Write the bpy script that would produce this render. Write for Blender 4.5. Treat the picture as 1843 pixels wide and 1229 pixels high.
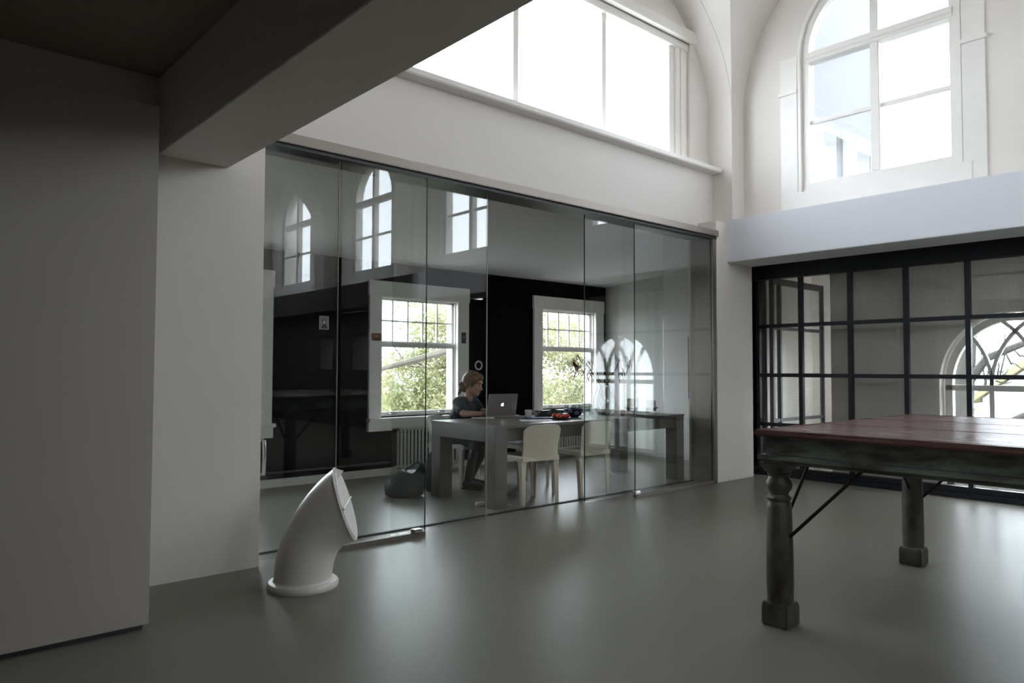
import bpy, bmesh, math, random
import numpy as np
from mathutils import Vector, Matrix
random.seed(7)
PI = math.pi
for o in list(bpy.data.objects): bpy.data.objects.remove(o)
scene = bpy.context.scene
C = scene.collection

# ------------------------------------------------------------------ camera
# world axes: X runs along the glass wall (to the right), Y away from the camera towards the office, Z up
W, H, F, EYE = 1843, 1229, 1315.4, 1.27
U = Vector((0.7483, -0.0275, 0.6628)); V = Vector((-0.6633, -0.0264, 0.7479)); UP = Vector((0.0031, 0.9993, 0.0379))
cd = bpy.data.cameras.new('camera'); cam = bpy.data.objects.new('camera', cd); C.objects.link(cam)
cd.sensor_width = 36; cd.lens = F / W * 36; cd.clip_start = .05; cd.clip_end = 300
M = Matrix(((U.x, U.y, -U.z), (V.x, V.y, -V.z), (UP.x, UP.y, -UP.z)))
cam.matrix_world = Matrix.Translation((0, 0, EYE)) @ M.to_4x4()
scene.camera = cam

# ------------------------------------------------------------------ world, sun, exposure
wd = bpy.data.worlds.new('sky'); scene.world = wd; wd.use_nodes = True
bg = wd.node_tree.nodes['Background']
bg.inputs[0].default_value = (.86, .93, 1.03, 1); bg.inputs[1].default_value = 9.0
scene.view_settings.view_transform = 'Standard'; scene.view_settings.look = 'None'
scene.view_settings.exposure = 0.45; scene.view_settings.gamma = 1.0
scene.view_settings.use_curve_mapping = False
cy = scene.cycles
cy.max_bounces = 12; cy.diffuse_bounces = 7; cy.glossy_bounces = 5; cy.transmission_bounces = 8
cy.transparent_max_bounces = 32; cy.sample_clamp_indirect = 6; cy.use_denoising = True
cy.caustics_reflective = False; cy.caustics_refractive = False

def portal(loc, sx, sy, direction):           # window opening as a sampling portal for the sky
    l = bpy.data.lights.new('daylight_portal', 'AREA'); l.shape = 'RECTANGLE'; l.size = sx; l.size_y = sy
    l.cycles.is_portal = True
    o = bpy.data.objects.new('daylight_portal', l); C.objects.link(o); o.location = loc
    o.rotation_euler = Vector(direction).to_track_quat('-Z', 'Z').to_euler()

# ------------------------------------------------------------------ materials
MATS = {}
def nt(name):
    m = bpy.data.materials.new(name); m.use_nodes = True; MATS[name] = m
    return m, m.node_tree.nodes, m.node_tree.links, m.node_tree.nodes['Principled BSDF']
def mat(name, col, rough=.6, metal=0, spec=.5, var=0, vscale=4, bump=0, bscale=60, col2=None, stretch=(1, 1, 1), coat=0, rvar=0, sheen=0):
    m, n, l, b = nt(name)
    b.inputs['Base Color'].default_value = (*col, 1); b.inputs['Roughness'].default_value = rough
    b.inputs['Metallic'].default_value = metal; b.inputs['Specular IOR Level'].default_value = spec
    b.inputs['Coat Weight'].default_value = coat; b.inputs['Sheen Weight'].default_value = sheen
    tc = n.new('ShaderNodeTexCoord'); mp = n.new('ShaderNodeMapping'); mp.inputs['Scale'].default_value = stretch
    l.new(tc.outputs['Object'], mp.inputs['Vector'])
    if var or col2 or rvar:
        nz = n.new('ShaderNodeTexNoise'); nz.inputs['Scale'].default_value = vscale; nz.inputs['Detail'].default_value = 8
        nz.inputs['Roughness'].default_value = .62
        l.new(mp.outputs[0], nz.inputs['Vector'])
        if var or col2:
            r = n.new('ShaderNodeValToRGB'); c2 = col2 or tuple(max(0, c * (1 - var)) for c in col)
            r.color_ramp.elements[0].position = .36; r.color_ramp.elements[1].position = .64
            r.color_ramp.elements[0].color = (*c2, 1); r.color_ramp.elements[1].color = (*col, 1)
            l.new(nz.outputs[0], r.inputs[0]); l.new(r.outputs[0], b.inputs['Base Color'])
        if rvar:
            mr = n.new('ShaderNodeMapRange'); mr.inputs[1].default_value = .3; mr.inputs[2].default_value = .7
            mr.inputs[3].default_value = rough - rvar; mr.inputs[4].default_value = rough + rvar
            l.new(nz.outputs[0], mr.inputs[0]); l.new(mr.outputs[0], b.inputs['Roughness'])
    if bump:
        nb = n.new('ShaderNodeTexNoise'); nb.inputs['Scale'].default_value = bscale; nb.inputs['Detail'].default_value = 5
        bp = n.new('ShaderNodeBump'); bp.inputs['Strength'].default_value = bump; bp.inputs['Distance'].default_value = .01
        l.new(mp.outputs[0], nb.inputs['Vector']); l.new(nb.outputs[0], bp.inputs['Height']); l.new(bp.outputs[0], b.inputs['Normal'])
    return m
def glass(name, tint, boost=1.0, rough=0.0, wire=0, haze=0):
    """thin clear sheet: Schlick reflection over straight-through transmission"""
    m, n, l, b = nt(name); n.remove(b)
    out = n['Material Output']
    g = n.new('ShaderNodeNewGeometry'); dt = n.new('ShaderNodeVectorMath'); dt.operation = 'DOT_PRODUCT'
    l.new(g.outputs['Normal'], dt.inputs[0]); l.new(g.outputs['Incoming'], dt.inputs[1])
    def ma(op, a, bb):
        x = n.new('ShaderNodeMath'); x.operation = op
        for i, q in enumerate((a, bb)):
            if q is None: continue
            if isinstance(q, (int, float)): x.inputs[i].default_value = q
            else: l.new(q, x.inputs[i])
        return x.outputs[0]
    c = ma('ABSOLUTE', dt.outputs['Value'], None); k = ma('SUBTRACT', 1.0, c); k = ma('POWER', k, 5.0)
    k = ma('MULTIPLY_ADD', k, .957); n[k.node.name].inputs[2].default_value = .043
    k = ma('MULTIPLY', k, boost)
    tr = n.new('ShaderNodeBsdfTransparent'); tr.inputs[0].default_value = (*tint, 1)
    gl = n.new('ShaderNodeBsdfGlossy'); gl.inputs['Color'].default_value = (1, 1, 1, 1); gl.inputs['Roughness'].default_value = rough
    src = tr.outputs[0]
    if wire:
        tc = n.new('ShaderNodeTexCoord'); sp = n.new('ShaderNodeSeparateXYZ'); l.new(tc.outputs['Object'], sp.inputs[0])
        ws = []
        for ax in ('X', 'Y', 'Z'):
            f = ma('FRACT', ma('MULTIPLY', sp.outputs[ax], 1 / .0127), None); ws.append(ma('LESS_THAN', f, .06))
        s = ma('MAXIMUM', ws[1], ws[2]) if wire == 1 else ma('MAXIMUM', ws[0], ws[2])
        df = n.new('ShaderNodeBsdfDiffuse'); df.inputs[0].default_value = (.22, .22, .21, 1)
        mx = n.new('ShaderNodeMixShader'); l.new(s, mx.inputs[0]); l.new(src, mx.inputs[1]); l.new(df.outputs[0], mx.inputs[2]); src = mx.outputs[0]
    if haze:
        df = n.new('ShaderNodeBsdfTranslucent'); df.inputs[0].default_value = (.9, .9, .9, 1)
        mx = n.new('ShaderNodeMixShader'); mx.inputs[0].default_value = haze; l.new(src, mx.inputs[1]); l.new(df.outputs[0], mx.inputs[2]); src = mx.outputs[0]
    mx = n.new('ShaderNodeMixShader'); l.new(k, mx.inputs[0]); l.new(src, mx.inputs[1]); l.new(gl.outputs[0], mx.inputs[2])
    l.new(mx.outputs[0], out.inputs[0])
    return m

mat('wall_white', (.74, .70, .655), .75, bump=.10, bscale=38)
mat('panel_shaded', (.42, .385, .345), .7, bump=.06, bscale=40)  # off-white panel, part of its shade put into the base colour
mat('beam_bluish', (.71, .72, .76), .7, bump=.08, bscale=38)  # white slightly bluer than the walls
mat('wall_office', (.60, .59, .57), .75)
mat('wall_black', (.004, .004, .004), .7, spec=.06)
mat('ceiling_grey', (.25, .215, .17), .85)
mat('ceiling_office', (.72, .72, .71), .8)
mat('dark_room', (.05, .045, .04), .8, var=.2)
mat('paint_white', (.80, .765, .72), .38, var=.03, vscale=6)
mat('paint_window', (.82, .795, .755), .35, var=.03, vscale=8)
mat('floor_cast', (.195, .188, .158), .33, spec=.14, bump=.03, bscale=30)
mat('steel', (.25, .22, .195), .45, metal=.8)
mat('steel_dark', (.06, .06, .06), .45, metal=.6)
mat('chrome', (.7, .7, .7), .12, metal=1)
mat('black_steel', (.010, .012, .018), .42, var=.2, vscale=9)
mat('edge_green', (.02, .055, .05), .2)
mat('edge_lit', (.45, .44, .33), .2)  # glass edge catching light, the brightness put into its colour
glass('glass_clear', (.94, .955, .945), 1.1)
glass('glass_window', (.97, .975, .97), 1.0)
glass('glass_wired', (.95, .955, .945), 1.0, wire=1)
glass('glass_wired_side', (.93, .94, .93), 1.0, wire=2)
glass('glass_frost', (.84, .85, .86), 1.0, haze=.03)
glass('glass_ware', (.86, .89, .88), 2.6)

# ------------------------------------------------------------------ geometry helpers
class MB:
    def __init__(s): s.v = []; s.f = []
    def add(s, vs, fs):
        k = len(s.v); s.v += [tuple(p) for p in vs]; s.f += [tuple(i + k for i in f) for f in fs]; return s
    def box(s, x0, x1, y0, y1, z0, z1):
        return s.add([(x0, y0, z0), (x1, y0, z0), (x1, y1, z0), (x0, y1, z0), (x0, y0, z1), (x1, y0, z1), (x1, y1, z1), (x0, y1, z1)],
                     [(0, 3, 2, 1), (4, 5, 6, 7), (0, 1, 5, 4), (1, 2, 6, 5), (2, 3, 7, 6), (3, 0, 4, 7)])
    def loft(s, rings, cap=True, closed=True):
        n = len(rings[0]); vs = [p for r in rings for p in r]; fs = []
        for i in range(len(rings) - 1):
            for j in range(n if closed else n - 1):
                a, b = i * n + j, i * n + (j + 1) % n
                fs.append((a, b, b + n, a + n))
        if cap: fs += [tuple(reversed(range(n))), tuple(range((len(rings) - 1) * n, len(rings) * n))]
        return s.add(vs, fs)
    def lathe(s, prof, seg=24, c=(0, 0, 0), cap=True):
        return s.loft([[(c[0] + r * math.cos(2 * PI * j / seg), c[1] + r * math.sin(2 * PI * j / seg), c[2] + z) for j in range(seg)] for r, z in prof], cap)
    def tube(s, pts, rad, seg=8):
        pts = [Vector(p) for p in pts]
        if not hasattr(rad, '__len__'): rad = [rad] * len(pts)
        rings = []; prev = None
        for i, p in enumerate(pts):
            t = (pts[min(i + 1, len(pts) - 1)] - pts[max(i - 1, 0)]).normalized()
            if prev is None: a = t.orthogonal().normalized()
            else: a = (prev - t * prev.dot(t)).normalized()
            prev = a; b = t.cross(a)
            rings.append([p + (a * math.cos(2 * PI * j / seg) + b * math.sin(2 * PI * j / seg)) * rad[i] for j in range(seg)])
        return s.loft(rings)
    def ball(s, c, r, seg=14, rings=9, rot=None):
        rx, ry, rz = r if hasattr(r, '__len__') else (r, r, r)
        rr = []
        for i in range(rings + 1):
            th = PI * (.02 + .96 * i / rings)
            ring = []
            for j in range(seg):
                p = Vector((rx * math.sin(th) * math.cos(2 * PI * j / seg), ry * math.sin(th) * math.sin(2 * PI * j / seg), -rz * math.cos(th)))
                if rot is not None: p = rot @ p
                ring.append(Vector(c) + p)
            rr.append(ring)
        return s.loft(rr)
    def prism(s, poly, a0, a1, fn):
        """polygon (p,q) extruded from a0 to a1; fn(p,q,a) -> xyz"""
        return s.loft([[fn(p, q, a0) for p, q in poly], [fn(p, q, a1) for p, q in poly]])
    def arc_bar(s, pts, w, d0, d1, fn):
        """flat bar of width w following 2-D pts (p,q), between depths d0 and d1"""
        rings = []
        for i, (p, q) in enumerate(pts):
            a = Vector(pts[max(i - 1, 0)]); b = Vector(pts[min(i + 1, len(pts) - 1)]); t = (b - a).normalized(); nn = Vector((-t.y, t.x)) * w / 2
            c = Vector((p, q))
            rings.append([fn(*(c + nn), d0), fn(*(c - nn), d0), fn(*(c - nn), d1), fn(*(c + nn), d1)])
        return s.loft(rings)
    def mesh(s, name, smooth=False, bevel=0, seg=2):
        bm = bmesh.new(); vs = [bm.verts.new(p) for p in s.v]
        for f in s.f:
            try: bm.faces.new([vs[i] for i in f])
            except ValueError: pass
        bmesh.ops.recalc_face_normals(bm, faces=bm.faces)
        if bevel:
            es = [e for e in bm.edges if e.is_manifold and e.calc_face_angle(0) > .6]
            bmesh.ops.bevel(bm, geom=es, offset=bevel, segments=seg, affect='EDGES', clamp_overlap=True)
        me = bpy.data.meshes.new(name); bm.to_mesh(me); bm.free()
        if smooth:
            for p in me.polygons: p.use_smooth = True
            try: me.set_sharp_from_angle(angle=math.radians(40))
            except Exception: pass
        return me
    def obj(s, name, m, parent=None, smooth=False, bevel=0, kind=None):
        return link(name, s.mesh(name, smooth, bevel), m, parent, kind)
def worldmat(o):
    mt = Matrix.Translation(o.location) @ o.rotation_euler.to_matrix().to_4x4()
    return (worldmat(o.parent) @ mt) if o.parent and o.type == 'EMPTY' else mt
def link(name, me, m, parent=None, kind=None):
    o = bpy.data.objects.new(name, me); C.objects.link(o)
    if m: me.materials.clear(); me.materials.append(MATS[m])
    if parent is not None: o.parent = parent
    if kind: o['kind'] = kind
    return o
def thing(name, label, cat, loc=(0, 0, 0), rz=0, group=None):
    o = bpy.data.objects.new(name, None); o.empty_display_size = .1; C.objects.link(o)
    o.location = loc; o.rotation_euler = (0, 0, rz); o['label'] = label; o['category'] = cat
    if group: o['group'] = group
    return o
def tag(o, label, cat, group=None):
    o['label'] = label; o['category'] = cat
    if group: o['group'] = group
    return o
def struct(name, label, cat, loc=(0, 0, 0)):
    o = thing(name, label, cat, loc); o['kind'] = 'structure'; return o
def smesh(name, mb, m, label, cat, **k):
    o = mb.obj(name, m, **k); o['kind'] = 'structure'; return tag(o, label, cat)
def at(mb, dx, dy, dz):
    mb.v = [(x - dx, y - dy, z - dz) for x, y, z in mb.v]; return mb
def moved(o, loc):                                 # put a mesh object's origin at loc without moving its geometry
    o.data.transform(Matrix.Translation(-Vector(loc))); o.location = loc; return o
XY = lambda p, q, d: (p, d, q)      # opening in a wall that runs along X
YX = lambda p, q, d: (d, p, q)      # opening in a wall that runs along Y
def arch_pts(c, hw, zb, zs, rise, n=20):
    return [(c - hw, zb)] + [(c - hw * math.cos(PI * i / n), zs + rise * math.sin(PI * i / n)) for i in range(n + 1)] + [(c + hw, zb)]
def arch_wall(mb, a0, a1, z0, z1, pts, d0, d1, fn):
    """wall slab a0..a1 x z0..z1 between depths d0,d1 with an opening whose outline is pts"""
    def quad(p, q, r, t):
        for d in (d0, d1): mb.add([fn(*p, d), fn(*q, d), fn(*r, d), fn(*t, d)], [(0, 1, 2, 3)])
    l, r, zb = pts[0][0], pts[-1][0], pts[0][1]
    quad((a0, z0), (l, z0), (l, z1), (a0, z1)); quad((r, z0), (a1, z0), (a1, z1), (r, z1))
    if zb > z0: quad((l, z0), (r, z0), (r, zb), (l, zb))
    for p, q in zip(pts[1:-1], pts[2:-1]): quad(p, q, (q[0], z1), (p[0], z1))
    loop = pts + ([pts[0]] if zb > z0 else [])
    for p, q in zip(loop[:-1], loop[1:]): mb.add([fn(*p, d0), fn(*q, d0), fn(*q, d1), fn(*p, d1)], [(0, 1, 2, 3)])
    for p, q in (((a0, z0), (a0, z1)), ((a0, z1), (a1, z1)), ((a1, z1), (a1, z0))):
        mb.add([fn(*p, d0), fn(*q, d0), fn(*q, d1), fn(*p, d1)], [(0, 1, 2, 3)])
    return mb

# ------------------------------------------------------------------ the shell
smesh('floor', MB().box(-4, 8.06, -9.6, 7.85, -.25, 0).box(8.06, 8.85, 5.2, 7.85, -.25, 0), 'floor_cast', 'grey-green cast floor running through hall and office', 'floor')
smesh('floor_corridor', MB().box(8.06, 8.8, -9.6, 5.2, -.25, 0).box(8.8, 10.35, 3.73, 5.2, -.25, 0), 'floor_cast', 'grey floor of the corridor behind the black steel grid', 'floor')
# wall with the glass front: left stub, lintel strip and pillar
smesh('wall_left', MB().box(-4, 1.93, 4.62, 4.95, 0, 3.0), 'wall_white', 'plain white wall stub between low ceiling and glass front', 'wall')
lint = MB().box(1.93, 7.6, 4.88, 5.1, 2.80, 3.62).box(1.6, 1.93, 4.88, 5.1, 3.0, 3.62)
smesh('wall_lintel', lint, 'wall_white', 'white lintel wall strip above the glass front below the wide window', 'wall')
smesh('wall_pillar', MB().box(7.2, 7.97, 4.64, 5.02, 0, 2.97), 'wall_white', 'white square pillar where glass front meets the black grid', 'pillar', bevel=.008)
# upper window wall
uw = MB().box(1.6, 3.15, 4.93, 5.1, 3.62, 6.4).box(7.14, 8.0, 4.93, 5.1, 3.62, 6.4).box(3.15, 7.14, 4.93, 5.1, 5.08, 6.4)
smesh('wall_upper_back', uw, 'wall_white', 'white upper wall around the wide clerestory window', 'wall')
# lunette arches: one over the clerestory, one per bay along the right wall
ZS, RISE, ACX, AHX = 4.3, 1.68, 5.03, 2.48
BAYS = [3.12, -.38, -3.83, -7.28]
AHY = 1.497
lun = MB(); arch_wall(lun, 1.69, 7.82, 3.0, 6.5, [(1.72, 3.0), (1.72, ZS + RISE)] + [p for p in arch_pts(ACX, AHX, 3.0, ZS, RISE, 40) if p[0] >= ACX], 4.62, 4.93, XY)
smesh('wall_arch_back', lun, 'wall_white', 'white arched recess and pier framing the clerestory window', 'arch')
for i, c in enumerate(BAYS):
    lm = MB(); a1 = 4.62 if i == 0 else c + 1.725; a0 = c - 1.725 if i < 3 else -9.6
    arch_wall(lm, a0, a1, 3.0, 6.5, arch_pts(c, AHY, 3.0, ZS, RISE, 32), 7.51, 7.78, YX)
    smesh('wall_arch_right', lm, 'wall_white', ['white arched recess around the upper arched window in view', 'white arched recess of the second bay, seen mirrored in the glass',
          'white arched recess of the third bay, mirrored faintly in the glass', 'white arched recess of the far bay, mirrored at the left of the glass'][i], 'arch')
    rm = MB(); hw = .80; arch_wall(rm, a0, a1 + (.3 if i == 0 else 0), 3.0, 6.5, arch_pts(c, hw, 3.20, 4.80, hw, 28), 7.77, 8.02, YX)
    smesh('wall_right', rm, 'wall_white', ['white upper wall around the arched window in view', 'white upper wall of the second bay, mirrored in the glass',
          'white upper wall of the third bay, mirrored in the glass', 'white upper wall of the far bay, mirrored in the glass'][i], 'wall')
# beam under the right upper wall
smesh('trim_7', MB().box(7.42, 7.98, -9.6, -1.6, 2.51, 3.0), 'dark_room', 'dark far end of the beam, seen only mirrored in the glass', 'beam')  # far stretch of the same beam in a darker colour
smesh('trim_1', MB().box(7.42, 7.98, -1.6, 4.66, 2.51, 3.0), 'beam_bluish', 'deep white beam under the arched window above the black grid', 'beam', bevel=.006)
# groin vault
vb = MB(); nx, ny = 48, 48
zA = lambda x: ZS + RISE * math.sqrt(max(0, 1 - ((x - ACX) / AHX) ** 2))
for c in BAYS:
    vs = []; fs = []
    for i in range(nx + 1):
        x = ACX - AHX * math.cos(PI * i / nx)
        for j in range(ny + 1):
            y = c - AHY * math.cos(PI * j / ny); zb = ZS + RISE * math.sqrt(max(0, 1 - ((y - c) / AHY) ** 2))
            vs.append((x, y, max(zA(x), zb)))
    for i in range(nx):
        for j in range(ny):
            a = i * (ny + 1) + j; b, c_, d = a + 1, a + ny + 2, a + ny + 1
            fs += [(a, b, c_), (a, c_, d)] if (i < nx // 2) == (j < ny // 2) else [(a, b, d), (b, c_, d)]
    vb.add(vs, fs)
for c0, c1 in zip(BAYS[:-1], BAYS[1:]):
    y0, y1 = c1 + AHY, c0 - AHY
    xs = [ACX - AHX * math.cos(PI * i / nx) for i in range(nx + 1)]
    vb.add([(x, y, zA(x)) for x in xs for y in (y0, y1)], [(2 * i, 2 * i + 1, 2 * i + 3, 2 * i + 2) for i in range(nx)])
smesh('ceiling_vault', vb, 'wall_white', 'white groin vault springing from the pier', 'ceiling')
smesh('ceiling_roof', MB().box(1.2, 8.02, -9.7, 5.1, 6.5, 6.6), 'dark_room', 'dark roof slab above the vault', 'ceiling')
for i, c in enumerate(BAYS):
    mw = MB(); a1 = 4.93 if i == 0 else c + 1.725; a0 = c - 1.725 if i < 3 else -9.6
    (arch_wall(mw, a0, a1, 2.95, 6.5, arch_pts(c, .80, 3.20, 4.80, .80, 28), 1.44, 1.69, YX) if i else mw.box(1.44, 1.69, a0, a1, 2.95, 6.5))
    smesh('wall_mezzanine', mw, 'wall_white', 'white upper wall above the low beam, bay %s' % ('nearest the glass front', 'second from the glass front', 'third from the glass front', 'farthest from the glass front')[i], 'wall')
# low ceiling zone with beam, and the rest of the hall behind the camera, plus an added light-blocking wall
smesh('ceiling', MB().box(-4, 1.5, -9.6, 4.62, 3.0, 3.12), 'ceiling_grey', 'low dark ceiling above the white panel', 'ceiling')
smesh('trim_2', MB().box(1.27, 1.69, -9.6, 4.62, 2.535, 3.0), 'wall_white', 'thick white ceiling beam crossing towards the glass front', 'beam', bevel=.004)
smesh('wall_far_left', MB().box(-4.15, -4, -9.6, 7.8, 0, 3.1), 'wall_white', 'white wall behind the panel at far left', 'wall')
smesh('wall_behind', MB().box(-4, 8.9, -9.75, -9.6, 0, 3.1).box(-4, 3.2, -9.75, -9.6, 3.1, 6.6).box(6.8, 8.9, -9.75, -9.6, 3.1, 6.6).box(3.2, 6.8, -9.75, -9.6, 4.7, 6.6), 'wall_white', 'white end wall of the hall behind the camera', 'wall')
smesh('wall_light_block', MB().box(1.30, 1.66, -9.6, .08, 0, 2.535), 'wall_white', 'white wall added unseen under the beam to shade the panel', 'wall')  # out of view, added to keep hall light off the panel
# office shell
WX = [(1.93, 3.13), (4.60, 5.80), (7.27, 8.47)]; WZ0, WZ1 = .70, 2.14
ob = MB(); xs = [-4] + [a for w in WX for a in w] + [8.85]
for i in range(0, len(xs), 2): ob.box(xs[i], xs[i + 1], 7.6, 7.85, 0, 2.75)
for a, b in WX: ob.box(a, b, 7.6, 7.85, 0, WZ0).box(a, b, 7.6, 7.85, WZ1, 2.75)
smesh('wall_back', ob, 'wall_black', 'matt black back wall of the office with white windows', 'wall')
smesh('wall_office_right', MB().box(8.7, 8.85, 5.2, 7.6, 0, 2.80).box(7.97, 8.85, 4.95, 5.2, 0, 2.80), 'wall_office', 'white right-hand wall of the office', 'wall')
smesh('ceiling_office', MB().loft([[(-4, 4.90, 2.80), (-4, 7.62, 2.552), (-4, 7.85, 2.552), (-4, 7.85, 3.0), (-4, 5.1, 3.0), (-4, 4.90, 2.84)], [(8.85, 4.90, 2.80), (8.85, 7.62, 2.552), (8.85, 7.85, 2.552), (8.85, 7.85, 3.0), (8.85, 5.1, 3.0), (8.85, 4.90, 2.84)]]), 'ceiling_office', 'grey-white gently sloping ceiling of the office', 'ceiling')
smesh('baseboard_back', MB().box(-4, 8.7, 7.565, 7.6, 0, .085), 'paint_white', 'low white skirting along the black wall', 'skirting')
# shallow passage behind the grid, with a side bay at its left end
XF = 8.52; ARC, ARH, ARS, ARR = 2.14, .655, 1.12, .745
cm = MB(); arch_wall(cm, -.6, 3.73, 0, 2.8, arch_pts(ARC, ARH, .06, ARS, ARR, 32), XF, XF + .28, YX)
smesh('wall_corridor', cm, 'wall_white', 'white wall around the tall arched window behind the grid', 'wall')
sb_ = MB(); arch_wall(sb_, XF, 10.1, 0, 2.8, arch_pts(9.45, .50, .35, 1.15, .70, 28), 3.73, 3.95, XY)
smesh('wall_bay_side', sb_, 'wall_white', 'white side wall of the bay with an arched window turned away', 'wall')
portal((9.45, 3.76, 1.1), 1.0, 1.4, (0, 1, 0))
smesh('wall_bay', MB().box(7.97, 10.35, 4.95, 5.2, 0, 2.8).box(10.1, 10.35, 3.73, 4.95, 0, 2.8), 'wall_white', 'white end wall of the bay behind the steel screen', 'wall')
smesh('ceiling_corridor', MB().box(7.9, 8.8, -9.6, 5.2, 2.62, 2.8).box(8.8, 10.35, 3.73, 5.2, 2.62, 2.8), 'wall_white', 'white flat ceiling of the passage behind the grid', 'ceiling')
# dark lower wall far down the hall (only mirrored in the glass) with two small deep windows
dl = MB(); ys = [-9.6, -6.45, -5.85, -5.0, -4.25, -.6]
dl.box(8.02, 8.5, -9.6, -6.45, 0, 2.62).box(8.02, 8.5, -5.85, -5.0, 0, 2.51).box(8.02, 8.5, -4.25, -.6, 0, 2.51)
for a, b in ((-6.45, -5.85), (-5.0, -4.25)): dl.box(8.02, 8.5, a, b, 0, 1.25).box(8.02, 8.5, a, b, 2.05, 2.51)
smesh('wall_lower_right', dl, 'dark_room', 'dark lower wall with two small windows, mirrored in the glass', 'wall')
portal((8.25, -6.15, 1.65), .6, .8, (-1, 0, 0)); portal((8.25, -4.62, 1.65), .75, .8, (-1, 0, 0))

# ------------------------------------------------------------------ windows
def sash_window(n, x0, x1, label):
    r = struct('window_%d' % n, label, 'window', ((x0 + x1) / 2, 7.6, WZ0)); L = r.location
    def P(name, mb, m, par=r, **k): return at(mb, *L).obj(name, m, par, **k)
    P('casing_side', MB().box(x0 - .14, x0 + .03, 7.565, 7.62, WZ0 - .02, WZ1 + .0), 'paint_window', bevel=.004)
    P('casing_side', MB().box(x1 - .03, x1 + .15, 7.565, 7.62, WZ0 - .02, WZ1 + .0), 'paint_window', bevel=.004)
    P('casing_head', MB().box(x0 - .15, x1 + .16, 7.56, 7.62, WZ1, WZ1 + .185), 'paint_window', bevel=.004)
    P('window_sill', MB().box(x0 - .16, x1 + .17, 7.50, 7.64, WZ0 - .055, WZ0 - .015), 'paint_window', bevel=.006)
    P('apron_board', MB().box(x0 - .15, x1 + .16, 7.55, 7.61, WZ0 - .17, WZ0 - .055), 'paint_window', bevel=.004)
    P('jamb_liner', MB().box(x0, x0 + .006, 7.62, 7.85, WZ0, WZ1).box(x1 - .006, x1, 7.62, 7.85, WZ0, WZ1).box(x0, x1, 7.62, 7.85, WZ1 - .006, WZ1).box(x0, x1, 7.62, 7.85, WZ0, WZ0 + .006), 'paint_window')
    P('stop_bead', MB().box(x1 - .035, x1 - .006, 7.63, 7.65, WZ0, WZ1).box(x0 + .006, x0 + .03, 7.63, 7.65, WZ0, WZ1), 'paint_window')
    mz = 1.56
    up = P('upper_sash', MB().box(x0, x0 + .04, 7.70, 7.74, mz, WZ1).box(x1 - .04, x1, 7.70, 7.74, mz, WZ1).box(x0, x1, 7.70, 7.74, WZ1 - .03, WZ1).box(x0, x1, 7.69, 7.745, mz, mz + .05), 'paint_window')
    w = (x1 - x0 - .08) / 5; z0, z1 = mz + .05, WZ1 - .03
    for i in range(1, 5): P('muntin', MB().box(x0 + .04 + w * i - .009, x0 + .04 + w * i + .009, 7.705, 7.735, z0, z1), 'paint_window', up)
    P('muntin', MB().box(x0 + .04, x1 - .04, 7.708, 7.732, (z0 + z1) / 2 - .009, (z0 + z1) / 2 + .009), 'paint_window', up)
    for i in range(5):
        for j in range(2):
            P('pane', MB().box(x0 + .04 + w * i + .008, x0 + .04 + w * (i + 1) - .008, 7.718, 7.722, z0 + (z1 - z0) / 2 * j + .008, z0 + (z1 - z0) / 2 * (j + 1) - .008), 'glass_window', up)
    lo = P('lower_sash', MB().box(x0, x0 + .06, 7.65, 7.69, WZ0, mz + .03).box(x1 - .06, x1, 7.65, 7.69, WZ0, mz + .03).box(x0 + .06, x1 - .06, 7.65, 7.69, WZ0, WZ0 + .05).box(x0 + .06, x1 - .06, 7.65, 7.69, mz - .025, mz + .03), 'paint_window')
    P('pane', MB().box(x0 + .06, x1 - .06, 7.668, 7.672, WZ0 + .05, mz - .025), 'glass_window', lo)
    for t in (.2, .8):
        xx = x0 + (x1 - x0) * t
        P('sash_lift', MB().tube([(xx - .05, 7.645, WZ0 + .03), (xx - .04, 7.625, WZ0 + .03), (xx + .04, 7.625, WZ0 + .03), (xx + .05, 7.645, WZ0 + .03)], .006, 6), 'chrome', lo)
    portal(((x0 + x1) / 2, 7.80, (WZ0 + WZ1) / 2), x1 - x0, WZ1 - WZ0, (0, -1, 0))
sash_window(1, *WX[0], 'white sash window at left, cut off by the white wall stub')
sash_window(2, *WX[1], 'white sash window behind the seated woman, small panes over one big pane')
sash_window(3, *WX[2], 'white sash window behind the red-leaved vase')

# clerestory
r = struct('window_4', 'wide three-light clerestory window above the glass front', 'window', (5.1, 4.95, 3.66)); L = r.location
def P4(name, mb, m, par=r, **k): return at(mb, *L).obj(name, m, par, **k)
P4('window_sill', MB().box(1.7, 7.50, 4.74, 4.98, 3.585, 3.64), 'paint_white', bevel=.008)
P4('frame_side', MB().box(3.15, 3.27, 4.94, 5.08, 3.64, 5.08), 'paint_white', bevel=.004)
P4('frame_side', MB().box(6.93, 7.14, 4.97, 5.08, 3.64, 5.08).box(6.83, 6.95, 5.0, 5.08, 3.64, 5.08), 'paint_white', bevel=.004)
P4('frame_head', MB().box(3.15, 7.14, 4.95, 5.08, 5.0, 5.08).box(3.15, 7.3, 4.86, 4.95, 5.08, 5.20), 'paint_white', bevel=.006)
P4('frame_foot', MB().box(3.15, 7.14, 4.98, 5.08, 3.64, 3.68), 'paint_white', bevel=.004)
for x in (4.47, 5.71): P4('mullion', MB().box(x - .035, x + .035, 5.0, 5.07, 3.66, 5.02), 'paint_white', bevel=.004)
for a, b in ((3.27, 4.435), (4.505, 5.675), (5.745, 6.83)): P4('pane', MB().box(a, b, 5.035, 5.04, 3.68, 5.0), 'glass_window')
P4('drape_strip', MB().box(7.0, 7.06, 4.955, 4.972, 3.64, 5.0), 'paint_white', bevel=.003)
portal((5.05, 5.10, 4.35), 3.7, 1.35, (0, -1, 0))

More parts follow.
